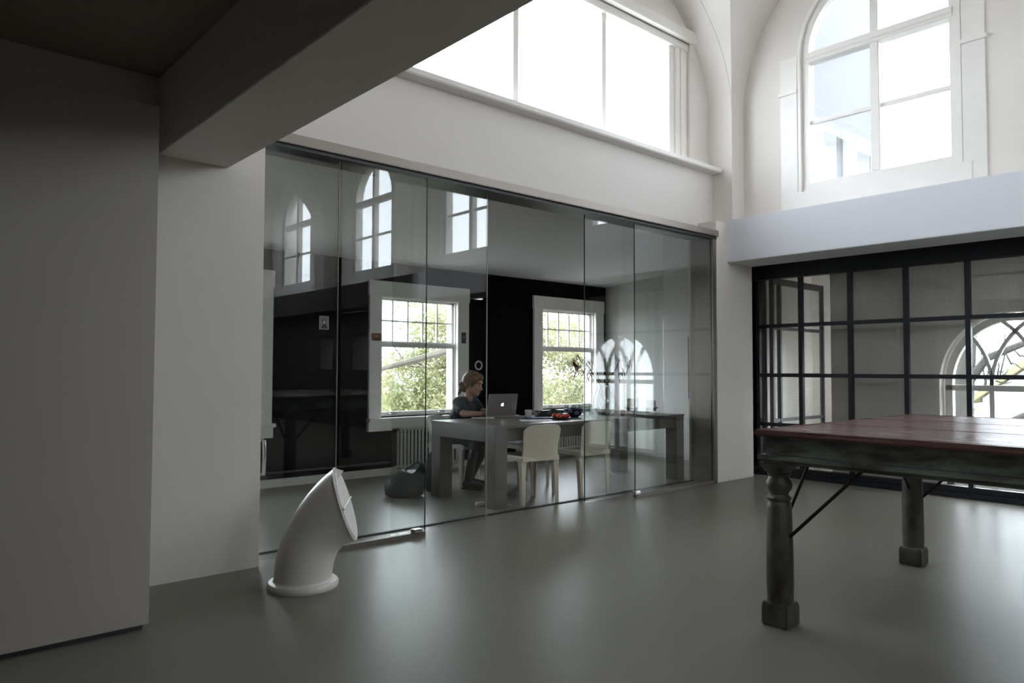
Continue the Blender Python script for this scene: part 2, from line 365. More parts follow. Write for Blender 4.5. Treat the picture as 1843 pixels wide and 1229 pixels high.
# arched upper windows on the right wall
def arched_window(n, c, label, frost, west=False):
    r = struct('window_%d' % n, label, 'window', (9.46 - 7.9 if west else 7.9, c, 3.2)); L = r.location
    def P(name, mb, m, par=r, **k):
        if west: mb.v = [(9.46 - x, y, z) for x, y, z in mb.v]
        return at(mb, *L).obj(name, m, par, **k)
    zs = 4.80; hw = .78
    full = arch_pts(c, hw - .03, 3.22, zs, hw - .03, 30)
    P('frame', MB().arc_bar(full, .09, 7.80, 7.92, YX), 'paint_window')
    P('outer_bead', MB().arc_bar(arch_pts(c, hw + .02, 3.22, zs, hw + .02, 30), .03, 7.755, 7.80, YX), 'paint_window')
    P('frame_foot', MB().box(7.793, 7.927, c - hw, c + hw, 3.19, 3.34), 'paint_window', bevel=.006)
    P('apron_board', MB().box(7.745, 7.80, c - hw - .12, c + hw + .10, 3.0, 3.25), 'paint_window', bevel=.006)
    P('transom', MB().box(7.79, 7.93, c - hw + .04, c + hw - .04, 4.70, 4.81).box(7.775, 7.80, c - hw + .04, c + hw - .04, 4.735, 4.785), 'paint_window', bevel=.006)
    P('mullion', MB().box(7.80, 7.92, c - .045, c + .045, 3.34, 4.70), 'paint_window', bevel=.008)
    P('mullion', MB().box(7.80, 7.92, c - .04, c + .04, 4.81, zs + hw - .06), 'paint_window', bevel=.008)
    for s in (-1, 1):
        a, b = sorted((c + s * .045, c + s * (hw - .075)))
        P('muntin', MB().box(7.84, 7.88, a, b, 4.008, 4.052), 'paint_window', bevel=.004)
        g = 'glass_frost' if (s > 0 and frost) else 'glass_window'
        P('pane', MB().box(7.858, 7.864, a, b, 3.34, 4.02), g); P('pane', MB().box(7.858, 7.864, a, b, 4.04, 4.70), g)
        pl = [(c + s * .04, 4.81)] + [(c + s * (.04 + (hw - .11) * math.cos(t * PI / 2 / 12)), 4.81 + (hw - .09) * math.sin(t * PI / 2 / 12)) for t in range(13)]
        P('arched_pane', MB().prism(pl, 7.858, 7.864, YX), g)
        e = c + s * (hw + .12)
        P('pilaster', MB().box(7.752, 7.80, *sorted((c + s * (hw + .04), e + s * .12)), 3.0, 4.38), 'paint_window', bevel=.004)
        P('pilaster_cap', MB().box(7.735, 7.80, *sorted((c + s * (hw + .035), e + s * .14)), 4.38, 4.42), 'paint_window', bevel=.004)
        P('pilaster_block', MB().box(7.755, 7.80, *sorted((c + s * (hw + .04), e + s * .12)), 4.42, 4.80), 'paint_window', bevel=.004)
    portal((1.45 if west else 8.0, c, 4.2), 1.5, 2.4, (1 if west else -1, 0, 0))
arched_window(5, BAYS[0], 'tall white arched window above the beam at upper right', True)
for i, t in enumerate(('second arched window, mirrored as a half arch in the glass front', 'third arched window, mirrored as a whole arch in the glass front', 'farthest arched window, mirrored small at the left of the glass front')):
    arched_window(6 + i, BAYS[i + 1], t, False)
for i in range(1, 4):
    arched_window(11 + i, BAYS[i], 'arched window added unseen above the low beam for daylight, %s bay from the glass front' % ('first', 'second', 'third', 'fourth')[i], False, True)  # windows out of view, added to bring in light above the beam

r = struct('window_15', 'wide window added unseen high in the end wall for daylight', 'window', (5.0, -9.65, 3.1)); L = r.location  # unseen window, added to light the surfaces that face the camera
for k in range(4): at(MB().box(3.2 + k * 1.177, 3.27 + k * 1.177, -9.72, -9.62, 3.1, 4.7), *L).obj('mullion', 'paint_window', r, bevel=.004)
for z in (3.1, 3.85, 4.63): at(MB().box(3.2, 6.8, -9.71, -9.63, z, z + .07), *L).obj('crossbar', 'paint_window', r, bevel=.004)
for k in range(3):
    for z0, z1 in ((3.17, 3.85), (3.92, 4.63)): at(MB().box(3.27 + k * 1.177, 3.2 + (k + 1) * 1.177, -9.68, -9.675, z0, z1), *L).obj('pane', 'glass_window', r)
portal((5.0, -9.74, 3.9), 3.6, 1.6, (0, 1, 0))
# tall arched window in the corridor with intersecting tracery
r = struct('window_9', 'arched corridor window with pointed tracery behind the black grid', 'window', (XF + .15, ARC, .04)); L = r.location
def P9(name, mb, m, par=r, **k): return at(mb, *L).obj(name, m, par, **k)
hw = ARH - .02
P9('frame', MB().arc_bar(arch_pts(ARC, hw - .03, .04, ARS, ARR - .05, 30), .07, XF + .12, XF + .2, YX), 'paint_window')
P9('frame_foot', MB().box(XF + .12, XF + .2, ARC - hw, ARC + hw, .04, .11), 'paint_window')
P9('transom', MB().box(XF + .12, XF + .2, ARC - hw, ARC + hw, ARS - .06, ARS + .0), 'paint_window', bevel=.004)
lw = 2 * hw / 3
for s in (-1, 1):
    P9('mullion', MB().box(XF + .13, XF + .19, ARC + s * lw / 2 - .022, ARC + s * lw / 2 + .022, .11, ARS - .06), 'paint_window', bevel=.004)
    x0 = ARC + s * lw / 2
    for d in (-1, 1):        # tracery bars with the curve of the main arch
        pts = [(x0, ARS - .01)]
        R = 2 * lw if d == s else 2 * lw
        for t in range(1, 15):
            a = t / 14 * PI / 2; p = x0 + d * R * (1 - math.cos(a)); q = ARS + ARR * 1.12 * math.sin(a)
            if ((p - ARC) / (hw - .03)) ** 2 + ((q - ARS) / (ARR - .05)) ** 2 > 1: break
            pts.append((p, q))
        P9('tracery_bar', MB().arc_bar(pts, .034, XF + .135, XF + .185, YX), 'paint_window')
for i in range(3):
    P9('pane', MB().box(XF + .157, XF + .162, ARC - hw + i * lw + .02, ARC - hw + (i + 1) * lw - .02, .11, ARS - .06), 'glass_window')
P9('arched_pane', MB().prism(arch_pts(ARC, hw - .05, ARS, ARS, ARR - .08, 20)[1:-1], XF + .157, XF + .162, YX), 'glass_window')
portal((XF + .27, ARC, 1.0), 1.5, 1.9, (-1, 0, 0))

# ------------------------------------------------------------------ black steel grid partition
GX = 8.30
r = struct('window_10', 'black steel grid partition with wired glass behind the old table', 'partition', (GX, 2.3, 0)); L = r.location
def PG(name, mb, m, par=r, **k): return at(mb, *L).obj(name, m, par, **k)
gy = [4.75, 4.20, 3.62, 3.03, 2.445, 1.855, 1.27, .68, .10, -.6]; gz = [.11, .61, 1.208, 1.806, 2.378]
PG('header', MB().box(GX - .05, GX + .05, -.6, 4.95, 2.378, 2.62), 'black_steel', bevel=.004)
PG('header_lip', MB().box(GX - .065, GX - .05, -.6, 4.95, 2.378, 2.40), 'black_steel')
PG('foot_rail', MB().box(GX - .045, GX + .045, -.6, 4.95, .05, .11), 'black_steel', bevel=.004)
PG('threshold', MB().box(GX - .10, GX + .06, -.6, 4.95, 0, .05), 'black_steel', bevel=.006)
for y in gy: PG('post', MB().box(GX - .03, GX + .03, y - .024, y + .024, .11, 2.378), 'black_steel', bevel=.003)
for z in gz[1:-1]: PG('crossbar', MB().box(GX - .025, GX + .025, -.6, 4.75, z - .022, z + .022), 'black_steel', bevel=.003)
for y1, y0 in zip(gy[:-1], gy[1:]):
    for z0, z1 in zip(gz[:-1], gz[1:]):
        PG('wired_pane', MB().box(GX + .002, GX + .007, y0 + .024, y1 - .024, z0 + (.022 if z0 > .2 else 0), z1 - (.022 if z1 < 2.3 else 0)), 'glass_wired')
r = struct('door_1', 'black steel glazed screen running back behind the left of the grid', 'door', (9.0, 4.6, 0)); L = r.location
def PD(name, mb, m, par=r, **k): return at(mb, *L).obj(name, m, par, **k)
dx = [8.36, 8.54, 9.10, 9.67]
for x in dx: PD('post', MB().box(x - .022, x + .022, 4.58, 4.63, .1, 2.41), 'black_steel', bevel=.003)
for z0, z1 in ((.02, .14), (.63, .67), (1.19, 1.23), (1.77, 1.81), (2.33, 2.41)): PD('crossbar', MB().box(8.34, 9.69, 4.585, 4.625, z0, z1), 'black_steel', bevel=.003)
for a, b in zip(dx[:-1], dx[1:]):
    for z0, z1 in ((.14, .63), (.67, 1.19), (1.23, 1.77), (1.81, 2.33)):
        PD('wired_pane', MB().box(a + .022, b - .022, 4.603, 4.608, z0, z1), 'glass_wired_side')

# ------------------------------------------------------------------ glass front: rails and sliding panels
smesh('trim_3', MB().box(1.93, 7.2, 4.60, 4.88, 2.775, 2.845), 'steel', 'brushed steel top rail of the glass front', 'rail', bevel=.004)
smesh('trim_4', MB().box(1.93, 7.2, 4.63, 4.88, 2.75, 2.775), 'steel_dark', 'dark channel under the steel top rail', 'rail')
smesh('trim_5', MB().box(1.93, 7.2, 4.915, 4.945, 0, .012), 'steel_dark', 'thin dark floor strip along the glass front', 'floor strip')
smesh('trim_6', MB().box(7.14, 7.2, 4.64, 4.94, 0, 2.76), 'steel', 'narrow steel jamb at the right end of the glass front', 'jamb')
def panel(x0, x1, y, label, rail=None, left='edge_green', right='edge_green', z0=.02):
    r = thing('sliding_glass_panel', label, 'glass panel', ((x0 + x1) / 2, y, 0), 0, 'frameless panels of the glass front'); L = r.location
    def P(name, mb, m, **k): return at(mb, *L).obj(name, m, r, **k)
    P('glass_sheet', MB().box(x0 + .003, x1 - .003, y - .005, y + .005, z0, 2.77), 'glass_clear')
    if left: P('glass_edge', MB().box(x0, x0 + .003, y - .006, y + .006, z0, 2.77), left)
    if right: P('glass_edge', MB().box(x1 - .003, x1, y - .006, y + .006, z0, 2.77), right)
    if rail:
        P('foot_rail', MB().box(rail[0], rail[1], y - .022, y + .022, 0, .035), 'steel', bevel=.003)
        P('lock', MB().box(rail[2] - .04, rail[2] + .04, y - .028, y + .028, .028, .06), 'chrome', bevel=.006)
    return r, P
p, P = panel(1.94, 2.51, 4.70, 'narrow frameless glass panel behind the bent white pipe, next to white wall stub', None, right='edge_lit')
P('door_handle', MB().tube([(1.965, 4.69, .80), (1.965, 4.65, .80), (1.965, 4.64, .70), (1.965, 4.65, .58), (1.965, 4.69, .58)], .011, 8), 'chrome', smooth=True)
panel(2.51, 3.245, 4.66, 'glass panel with steel foot rail just right of bent white pipe', (2.3, 3.24, 3.17), None)
panel(3.0, 3.935, 4.76, 'frameless glass panel in front of the black bag, free edge at the open gap', None, None, 'edge_lit')
panel(5.12, 6.35, 4.74, 'frameless glass panel in front of second chair, green edge at the open gap', None, 'edge_green', None)
panel(5.78, 7.14, 4.67, 'rightmost glass panel with steel foot rail beside the white pillar', (5.78, 7.14, 5.80))

# white partition panel at left
pn = MB().box(-2.4, 1.07, 3.86, 3.95, .03, 2.575).obj('partition_panel', 'panel_shaded', bevel=.003)
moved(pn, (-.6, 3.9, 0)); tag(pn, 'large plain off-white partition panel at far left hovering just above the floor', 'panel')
at(MB().box(-2.38, 1.05, 3.89, 3.94, 0, .03), -.6, 3.9, 0).obj('shadow_gap_strip', 'steel_dark', pn)  # dark strip standing in for the shadow gap under the panel
sm = MB().tube([(.72, 3.6, 3.0), (.72, 3.6, 2.97)], .035, 12).tube([(.72, 3.6, 2.97), (.73, 3.58, 2.90)], .012, 8).obj('ceiling_hook', 'steel_dark', smooth=True)
moved(sm, (.72, 3.6, 3.0)); tag(sm, 'small dark hook on the low ceiling above the white panel', 'hook')

# ------------------------------------------------------------------ bent white pipe
mat('pipe_white', (.74, .71, .66), .33, var=.03, vscale=5)
mat('pipe_cover', (.76, .74, .70), .55)
def bent_pipe():
    r = thing('bent_pipe', 'white bent ventilation pipe standing on round flange before the glass front', 'pipe', (1.955, 4.04, 0), math.atan2(-.57, .82))
    R = RB = .165; n = 32
    MB().lathe([(.198, 0), (.203, .012), (.203, .028), (.195, .038), (R + .006, .042), (R, .05)], 40).obj('base_flange', 'pipe_white', r, smooth=True)
    # local +x = direction of the bend; the end is cut obliquely, ring planes tilt gradually towards the cut
    A1 = math.radians(58); CUT = math.radians(14); R0 = .50; z0 = .05; out = []; RB = .165
    def ring(cx, cz, ang, tilt, R):
        T = Vector((math.sin(ang), 0, math.cos(ang))); E1 = Vector((math.cos(ang), 0, -math.sin(ang))); N = Vector((math.sin(ang + tilt), 0, math.cos(ang + tilt))); c0 = Vector((cx, 0, cz)); q = []
        for k in range(n):
            a = 2 * PI * k / n; o = E1 * (R * math.cos(a)) + Vector((0, R * math.sin(a), 0)); q.append(c0 + o - T * (o.dot(N) / T.dot(N)))
        return q
    out.append(ring(0, .01, 0, 0, RB))
    for i in range(25):
        t = i / 24; out.append(ring(R0 * (1 - math.cos(A1 * t)), z0 + R0 * math.sin(A1 * t), A1 * t, CUT * max(0, (t - .15) / .85) ** 1.3, RB + .047 * max(0, (t - .45) / .55) ** 1.6))
    R = RB + .047
    end = out[-1]; nrm = Vector((math.sin(A1 + CUT), 0, math.cos(A1 + CUT)))
    MB().loft(out).obj('pipe_body', 'pipe_white', r, smooth=True)
    c = sum(end, Vector()) / n
    rim = [c + (e - c) * 1.0 for e in end] + [end[0]]
    MB().tube(rim, .0055, 6).obj('rim', 'pipe_white', r, smooth=True)
    up = (end[n // 2] - c).normalized()
    # cover: two half discs just proud of the rim
    e2 = [c + (e - c) * .95 for e in end]
    hi = [p for p in e2 if (p - c).dot(up) > -.015]; lo = [p for p in e2 if (p - c).dot(up) < .015]
    side = Vector((0, 1, 0))
    for nm, pts in (('cover_upper', hi), ('cover_lower', lo)):
        cc = sum(pts, Vector()) / len(pts); pts = sorted(pts, key=lambda p: math.atan2((p - cc).dot(up), (p - cc).dot(side)))
        MB().loft([[p - nrm * .004 for p in pts], [p + nrm * .010 for p in pts]]).obj(nm, 'pipe_cover', r, bevel=.002)
    MB().tube([c + side * R * .97 + nrm * .014, c - side * R * .97 + nrm * .014], .006, 8).obj('hinge_rod', 'pipe_white', r, smooth=True)
    t = e2[n // 2]
    MB().add([t + up * .012 + nrm * .004, t - up * .05 + side * .06 + nrm * .012, t - up * .05 - side * .06 + nrm * .012, t - up * .02 + nrm * .05],
             [(0, 1, 3), (0, 3, 2), (1, 2, 3), (0, 2, 1)]).obj('clip', 'pipe_white', r)
bent_pipe()

# ------------------------------------------------------------------ old wooden table (near right)
mat('top_wood', (.155, .085, .075), .24, spec=.55, col2=(.085, .045, .040), vscale=5, stretch=(6, .5, 6), bump=.12, bscale=9, rvar=.08)
mat('old_paint', (.155, .18, .155), .5, col2=(.030, .025, .021), vscale=3.2, stretch=(1.6, 1.1, 4), bump=.25, bscale=14)
mat('old_leg', (.115, .115, .095), .42, col2=(.026, .019, .015), vscale=5, stretch=(1.4, 1.4, .7), bump=.2, bscale=12)
mat('iron', (.02, .018, .017), .5, metal=.5)
tb = thing('wooden_table', 'tall old wooden table with plank top and worn green apron at right', 'table', (4.38, .9, 0)); TL = tb.location
def PT(name, mb, m, par=tb, **k): return at(mb, *TL).obj(name, m, par, **k)
TX0, TX1, TY0, TY1, TZ = 3.36, 5.40, -.25, 1.965, .972
npl = 9; pw = (TX1 - TX0 - .10) / npl
for i in range(npl):
    a = TX0 + .05 + pw * i; PT('plank', MB().box(a + .0012, a + pw - .0012, TY0 + .05, TY1 - .05, TZ - .03, TZ - .0006 * (i % 3)), 'top_wood', bevel=.002)
for a, b, c, d in ((TX0, TX0 + .0495, TY0, TY1), (TX1 - .0495, TX1, TY0, TY1), (TX0 + .05, TX1 - .05, TY0, TY0 + .0495), (TX0 + .05, TX1 - .05, TY1 - .0495, TY1)):
    PT('edging', MB().box(a, b, c, d, TZ - .034, TZ), 'top_wood', bevel=.012)
ax0, ax1, ay0, ay1 = TX0 + .045, TX1 - .045, TY0 + .045, TY1 - .045
for a, b, c, d in ((ax0, ax0 + .035, ay0, ay1), (ax1 - .035, ax1, ay0, ay1), (ax0 + .035, ax1 - .035, ay0, ay0 + .035), (ax0 + .035, ax1 - .035, ay1 - .035, ay1)):
    PT('apron', MB().box(a, b, c, d, .848, TZ - .034), 'old_paint', bevel=.003)
for a, b, c, d in ((ax0 - .03, ax0 + .10, ay0 - .03, ay1 + .03), (ax1 - .10, ax1 + .03, ay0 - .03, ay1 + .03), (ax0 + .10, ax1 - .10, ay0 - .03, ay0 + .10), (ax0 + .10, ax1 - .10, ay1 - .10, ay1 + .03)):
    PT('apron_moulding', MB().box(a, b, c, d, .822, .848), 'old_paint', bevel=.006)
    PT('lower_moulding', MB().box(a + .02, b - .005, c + .02, d - .02, .806, .822), 'old_paint', bevel=.004)
for lx in (3.468, 5.20):
    for ly in (1.88, -.16):
        lg = PT('leg', MB().lathe([(.062, .10), (.066, .20), (.064, .40), (.059, .58), (.056, .606), (.050, .612), (.054, .618), (.060, .626), (.060, .632), (.050, .640), (.044, .648),
                                   (.048, .66), (.060, .675), (.064, .695), (.061, .712), (.052, .728), (.050, .738), (.056, .745), (.058, .752), (.052, .758), (.054, .77)], 28, (lx, ly, 0)), 'old_leg', smooth=True)
        h = .068
        bl = MB().loft([[(lx + s * k, ly + t * k, z) for s, t in ((-1, -1), (1, -1), (1, 1), (-1, 1))] for k, z in ((h, 0), (h, .095), (h * .93, .112), (h * .80, .120))])
        PT('foot_block', bl, 'old_leg', lg, bevel=.007)
        cp = MB().loft([[(lx + s * k, ly + t * k, z) for s, t in ((-1, -1), (1, -1), (1, 1), (-1, 1))] for k, z in ((.050, .758), (.056, .772), (.068, .785), (.072, .808))])
        PT('capital', cp, 'old_leg', lg, bevel=.004)
        sx = 1 if lx < 4 else -1; sy = -1 if ly > 0 else 1
        PT('brace', MB().tube([(lx - sx * .01, ly + sy * .055, .44), (lx - sx * .01, ly + sy * .42, .81)], .0085, 8), 'iron', lg, smooth=True)
        PT('brace', MB().tube([(lx + sx * .055, ly, .50), (lx + sx * .35, ly, .81)], .0085, 8), 'iron', lg, smooth=True)

# ------------------------------------------------------------------ grey desk
mat('desk_grey', (.15, .138, .122), .32, var=.12, vscale=3, stretch=(1, 8, 8))
dk = thing('office_table', 'large grey-brown office table with thick square legs behind the glass', 'table', (5.75, 5.58, 0)); DL = dk.location
def PK(name, mb, m, par=dk, **k): return at(mb, *DL).obj(name, m, par, **k)
KX0, KX1, KY0, KY1 = 4.30, 7.20, 5.08, 6.08
PK('tabletop', MB().box(KX0, KX1, KY0, KY1, .722, .752), 'desk_grey', bevel=.003)
for a, b, c, d in ((KX0 + .004, KX0 + .15, KY0 + .15, KY1 - .15), (KX1 - .15, KX1 - .004, KY0 + .15, KY1 - .15), (KX0 + .15, KX1 - .15, KY0 + .03, KY0 + .07), (KX0 + .15, KX1 - .15, KY1 - .07, KY1 - .03)):
    PK('apron', MB().box(a, b, c, d, .60, .722), 'desk_grey', bevel=.002)
for a in (KX0 + .004, KX1 - .154):
    for c in (KY0 + .004, KY1 - .154): PK('leg', MB().box(a, a + .15, c, c + .15, 0, .722), 'desk_grey', bevel=.003)

# ------------------------------------------------------------------ moulded chairs
mat('chair_cream', (.60, .56, .45), .28, spec=.5)
mat('chair_white', (.72, .72, .70), .28)
mat('cushion_blue', (.55, .60, .68), .8)
def make_chair(loc, rz, label, m='chair_cream'):
    """local +y = sitting direction; the back is at -y"""
    r = thing('moulded_chair', label, 'chair', loc, rz, 'one-piece moulded chairs around the office table')
    # seat: shallow dished plate with turned-down rim
    rows = []; n = 10
    for i in range(n + 1):
        t = i / n; y = -.22 + .45 * t; hw = .205 + .022 * t
        row = []
        for j in range(n + 1):
            u_ = -1 + 2 * j / n; x = hw * u_
            z = .455 - .018 * (1 - u_ * u_) * math.sin(PI * min(1, t * 1.1)) + .004 * t
            if i == n: z -= .012
            row.append((x, y, z))
        rows.append(row)
    sb = MB(); sb.loft(rows, cap=False, closed=False)
    k = len(sb.v)
    sb.loft([[(x, y, z - .010) for x, y, z in rw] for rw in rows], cap=False, closed=False)
    bd = [rows[0][j] for j in range(n + 1)] + [rows[i][n] for i in range(1, n + 1)] + [rows[n][j] for j in range(n - 1, -1, -1)] + [rows[i][0] for i in range(n - 1, 0, -1)]
    sb.loft([bd, [(x * 1.012, y * 1.012, z - .012) for x, y, z in bd], [(x * 1.02, y * 1.015, z - .045) for x, y, z in bd], [(x * .985, y * .985, z - .045) for x, y, z in bd], [(x * .97, y * .97, z - .01) for x, y, z in bd]], cap=False)
    sb.obj('seat', m, r, smooth=True)
    # back shell
    nu, nv = 14, 14; front = []; back = []
    for i in range(nv + 1):
        t = i / nv; ra = []; rb = []
        for j in range(nu + 1):
            u_ = -1 + 2 * j / nu
            zb = .365 + .055 * (1 - u_ ** 4); zt = .752 - .05 * abs(u_) ** 6
            z = zb + (zt - zb) * t
            w = .222 - .024 * math.sin(min(1, max(0, (z - .37) / .16)) * PI / 2) + .016 * max(0, (z - .5) / .25)
            x = w * u_; y = -.215 - .05 * max(0, (z - .42) / .33) ** 1.4 - .045 * (1 - u_ * u_) * (.4 + .6 * t) + .02
            ra.append((x, y, z)); rb.append((x * 1.0, y - .011, z))
        front.append(ra); back.append(rb)
    bb = MB(); bb.loft(front, cap=False, closed=False); bb.loft(back, cap=False, closed=False)
    edge = lambda g: [g[0][j] for j in range(nu + 1)] + [g[i][nu] for i in range(1, nv + 1)] + [g[nv][j] for j in range(nu - 1, -1, -1)] + [g[i][0] for i in range(nv - 1, 0, -1)]
    bb.loft([edge(front), edge(back)], cap=False)
    bb.obj('backrest', m, r, smooth=True)
    # folded-section legs
    for sx in (-1, 1):
        for sy, zt in ((-1, .44), (1, .43)):
            rings = []
            for z, f_ in ((0, .62), (.2, .78), (.36, .98), (zt, 1.15)):
                a = .056 * f_; th = .012
                cx = sx * (.213 - .004 * (1 - z / .45)); cyy = sy * .205 - (.012 if sy < 0 else 0) * (1 - z / .45)
                prof = [(0, 0), (-a, 0), (-a, -th), (-a * .45, -th), (-a * .45, -a * .55), (-th, -a * .55), (-th, -a), (0, -a)]
                rings.append([(cx + sx * p, cyy + sy * q, z) for p, q in prof])
            MB().loft(rings).obj('leg', m, r, bevel=.0015)
    return r
make_chair((4.83, 5.21, 0), math.radians(-9), 'cream moulded chair at the open gap, back towards us, left of two')
make_chair((5.55, 5.20, 0), math.radians(-2), 'cream moulded chair half behind the green-edged glass panel')
ch = make_chair((5.50, 6.02, 0), math.radians(176), 'cream moulded chair with pale cushion on far side of the table, right of the woman')
cs = MB().box(-.19, .19, -.18, .20, 0, .035).obj('seat_cushion', 'cushion_blue', bevel=.014); cs.location = (5.50, 6.02, .458); cs.rotation_euler = (0, 0, math.radians(176))
tag(cs, 'pale blue-white flat cushion on chair across the table', 'cushion')
PSN = Vector((4.962, 6.54, 0)); PRZ = math.atan2(-.41, -.91)
make_chair((PSN.x - .01, PSN.y + .0, 0), PRZ, 'white moulded chair the woman sits on', 'chair_white')

# ------------------------------------------------------------------ radiators
mat('radiator_paint', (.62, .61, .57), .4)
def radiator(x0, n, label):
    r = thing('column_radiator', label, 'radiator', (x0, 7.50, 0), 0, 'column radiators under the office windows')
    col = MB()
    for dy in (-.035, .035): col.tube([(0, dy, .09), (0, dy, .54)], .014, 8)
    col.ball((0, 0, .545), (.024, .055, .024), 10, 6).ball((0, 0, .09), (.024, .055, .024), 10, 6)
    me = col.mesh('column', True); me.materials.append(MATS['radiator_paint'])
    for i in range(n):
        o = bpy.data.objects.new('column', me); C.objects.link(o); o.parent = r; o.location = (.026 + i * .052, 0, 0)
    for i in (1, n - 2): MB().box(.01 + i * .052, .045 + i * .052, -.04, .04, 0, .08).obj('foot', 'radiator_paint', r, bevel=.006)
    MB().tube([(-.06, 0, 0), (-.06, 0, .09), (-.03, 0, .10), (.0, 0, .10)], .011, 8).obj('feed_pipe', 'radiator_paint', r, smooth=True)
    MB().tube([(-.07, 0, .545), (.01, 0, .545)], .012, 8).obj('valve', 'steel_dark', r, smooth=True)
radiator(4.82, 17, 'white column radiator beside the black bag under the middle window')
radiator(7.30, 20, 'white column radiator seen between the cream chairs')
hp = MB().tube([(-3.9, 7.52, .16), (4.72, 7.52, .16)], .014, 8).obj('heating_pipe', 'steel_dark', smooth=True); moved(hp, (0, 7.52, .16)); tag(hp, 'thin dark heating pipe along the foot of black wall', 'pipe')

# ------------------------------------------------------------------ bag and floor clutter
mat('bag_dark', (.008, .012, .016), .55, var=.4, vscale=9, bump=.3, bscale=12)
mat('plastic_white', (.75, .75, .73), .4)
bg_ = thing('shoulder_bag', 'slumped dark blue-black bag leaning on the table leg', 'bag', (4.06, 6.20, 0), math.radians(-38))
def blob_ring(z, rx, ry, k=0, n=20):
    return [(k + rx * math.cos(a) * (1 + .06 * math.sin(3 * a + z * 20)), ry * math.sin(a) * (1 + .05 * math.cos(4 * a + z * 15)), z + .02 * math.sin(2 * a + z * 9) * (z > .05)) for a in [2 * PI * j / n for j in range(n)]]
MB().loft([blob_ring(0, .14, .11), blob_ring(.02, .19, .135), blob_ring(.09, .205, .14), blob_ring(.16, .18, .12, .02), blob_ring(.21, .135, .09, .05), blob_ring(.25, .10, .055, .08)]).obj('bag_body', 'bag_dark', bg_, smooth=True)
MB().tube([(-.06, .03, .19), (.0, .03, .25), (.09, .02, .31), (.14, .0, .345), (.17, -.01, .30), (.16, -.02, .22)], .011, 8).obj('strap', 'bag_dark', bg_, smooth=True)
MB().add([(.10, -.06, .24), (.19, -.03, .34), (.22, .02, .22), (.15, .05, .18), (.12, .0, .20)], [(0, 1, 2), (1, 2, 3), (0, 1, 3), (0, 2, 4), (2, 3, 4), (0, 3, 4)]).obj('flap', 'bag_dark', bg_)
b2 = thing('backpack', 'upright black bag on floor between table leg and white chair', 'bag', (4.52, 6.30, 0), math.radians(30))
MB().loft([[(x * k, y * k, z) for x, y in ((-.10, -.07), (.0, -.085), (.10, -.07), (.115, 0), (.10, .07), (0, .085), (-.10, .07), (-.115, 0))] for k, z in ((.9, 0), (1, .03), (1.0, .2), (.9, .33), (.6, .40), (.2, .425))]).obj('bag_body', 'bag_dark', b2, smooth=True)
MB().tube([(-.03, .02, .40), (-.02, .02, .46), (.02, .02, .46), (.03, .02, .40)], .007, 6).obj('carry_loop', 'bag_dark', b2, smooth=True)
pg = thing('power_adapter', 'small white power adapter on floor at foot of the glass edge', 'adapter', (4.36, 5.34, 0), math.radians(-25))
MB().box(-.06, .06, -.025, .025, 0, .028).obj('adapter_body', 'plastic_white', pg, bevel=.007)
MB().tube([(.055, 0, .012), (.10, -.01, .005), (.16, -.06, .005), (.22, -.04, .005), (.26, -.10, .005)], .004, 6).obj('cable', 'plastic_white', pg, smooth=True)

# ------------------------------------------------------------------ photographs pinned up
mat('photo_paper', (.72, .72, .70), .35); mat('photo_dark', (.06, .06, .06), .35); mat('photo_grey', (.32, .32, .31), .35)
mat('photo_red', (.28, .07, .05), .35); mat('photo_skin', (.42, .26, .19), .35)
def photo(x0, x1, z0, z1, y, ground, figure, label, hair='photo_dark'):
    r = thing('photograph', label, 'photograph', ((x0 + x1) / 2, y, z0)); w, h = x1 - x0, z1 - z0
    MB().box(-w / 2, w / 2, -.002, 0, 0, h).obj('paper', 'photo_paper', r)
    MB().box(-w / 2 + .006, w / 2 - .006, -.0035, -.002, .006, h - .006).obj('picture', ground, r)
    def disc(cx, cz, rx, rz, y0, n=16): return [(cx + rx * math.cos(2 * PI * j / n), cz + rz * math.sin(2 * PI * j / n)) for j in range(n)]
    f = lambda p, q, d: (p, d, q)
    MB().prism([(-w * .32, h * .05), (w * .36, h * .05), (w * .25, h * .34), (w * .05, h * .42), (-w * .2, h * .34)], -.0045, -.0035, f).obj('shoulders', hair, r)
    MB().prism(disc(0, h * .58, w * .20, h * .19, 0), -.0045, -.0035, f).obj('hair', hair, r)
    MB().prism(disc(0, h * .55, w * .125, h * .14, 0), -.0055, -.0045, f).obj('face', figure, r)
photo(3.83, 3.945, 1.715, 1.865, 7.598, 'photo_grey', 'photo_paper', 'grey portrait photograph pinned on the black wall left of middle window')
photo(4.475, 4.62, 1.60, 1.70, 7.563, 'photo_red', 'photo_skin', 'reddish photograph stuck on left side of the middle window frame')
photo(5.815, 5.90, 1.60, 1.755, 7.563, 'photo_dark', 'photo_grey', 'narrow dark portrait photograph on right side of the middle window frame')
pf = thing('framed_picture', 'narrow dark framed picture on the white office wall near pillar', 'picture', (8.695, 5.70, .86))
MB().box(-.03, 0, -.35, .35, 0, .88).obj('frame', 'black_steel', pf, bevel=.004); MB().box(-.033, -.03, -.31, .31, .04, .84).obj('picture', 'photo_grey', pf)

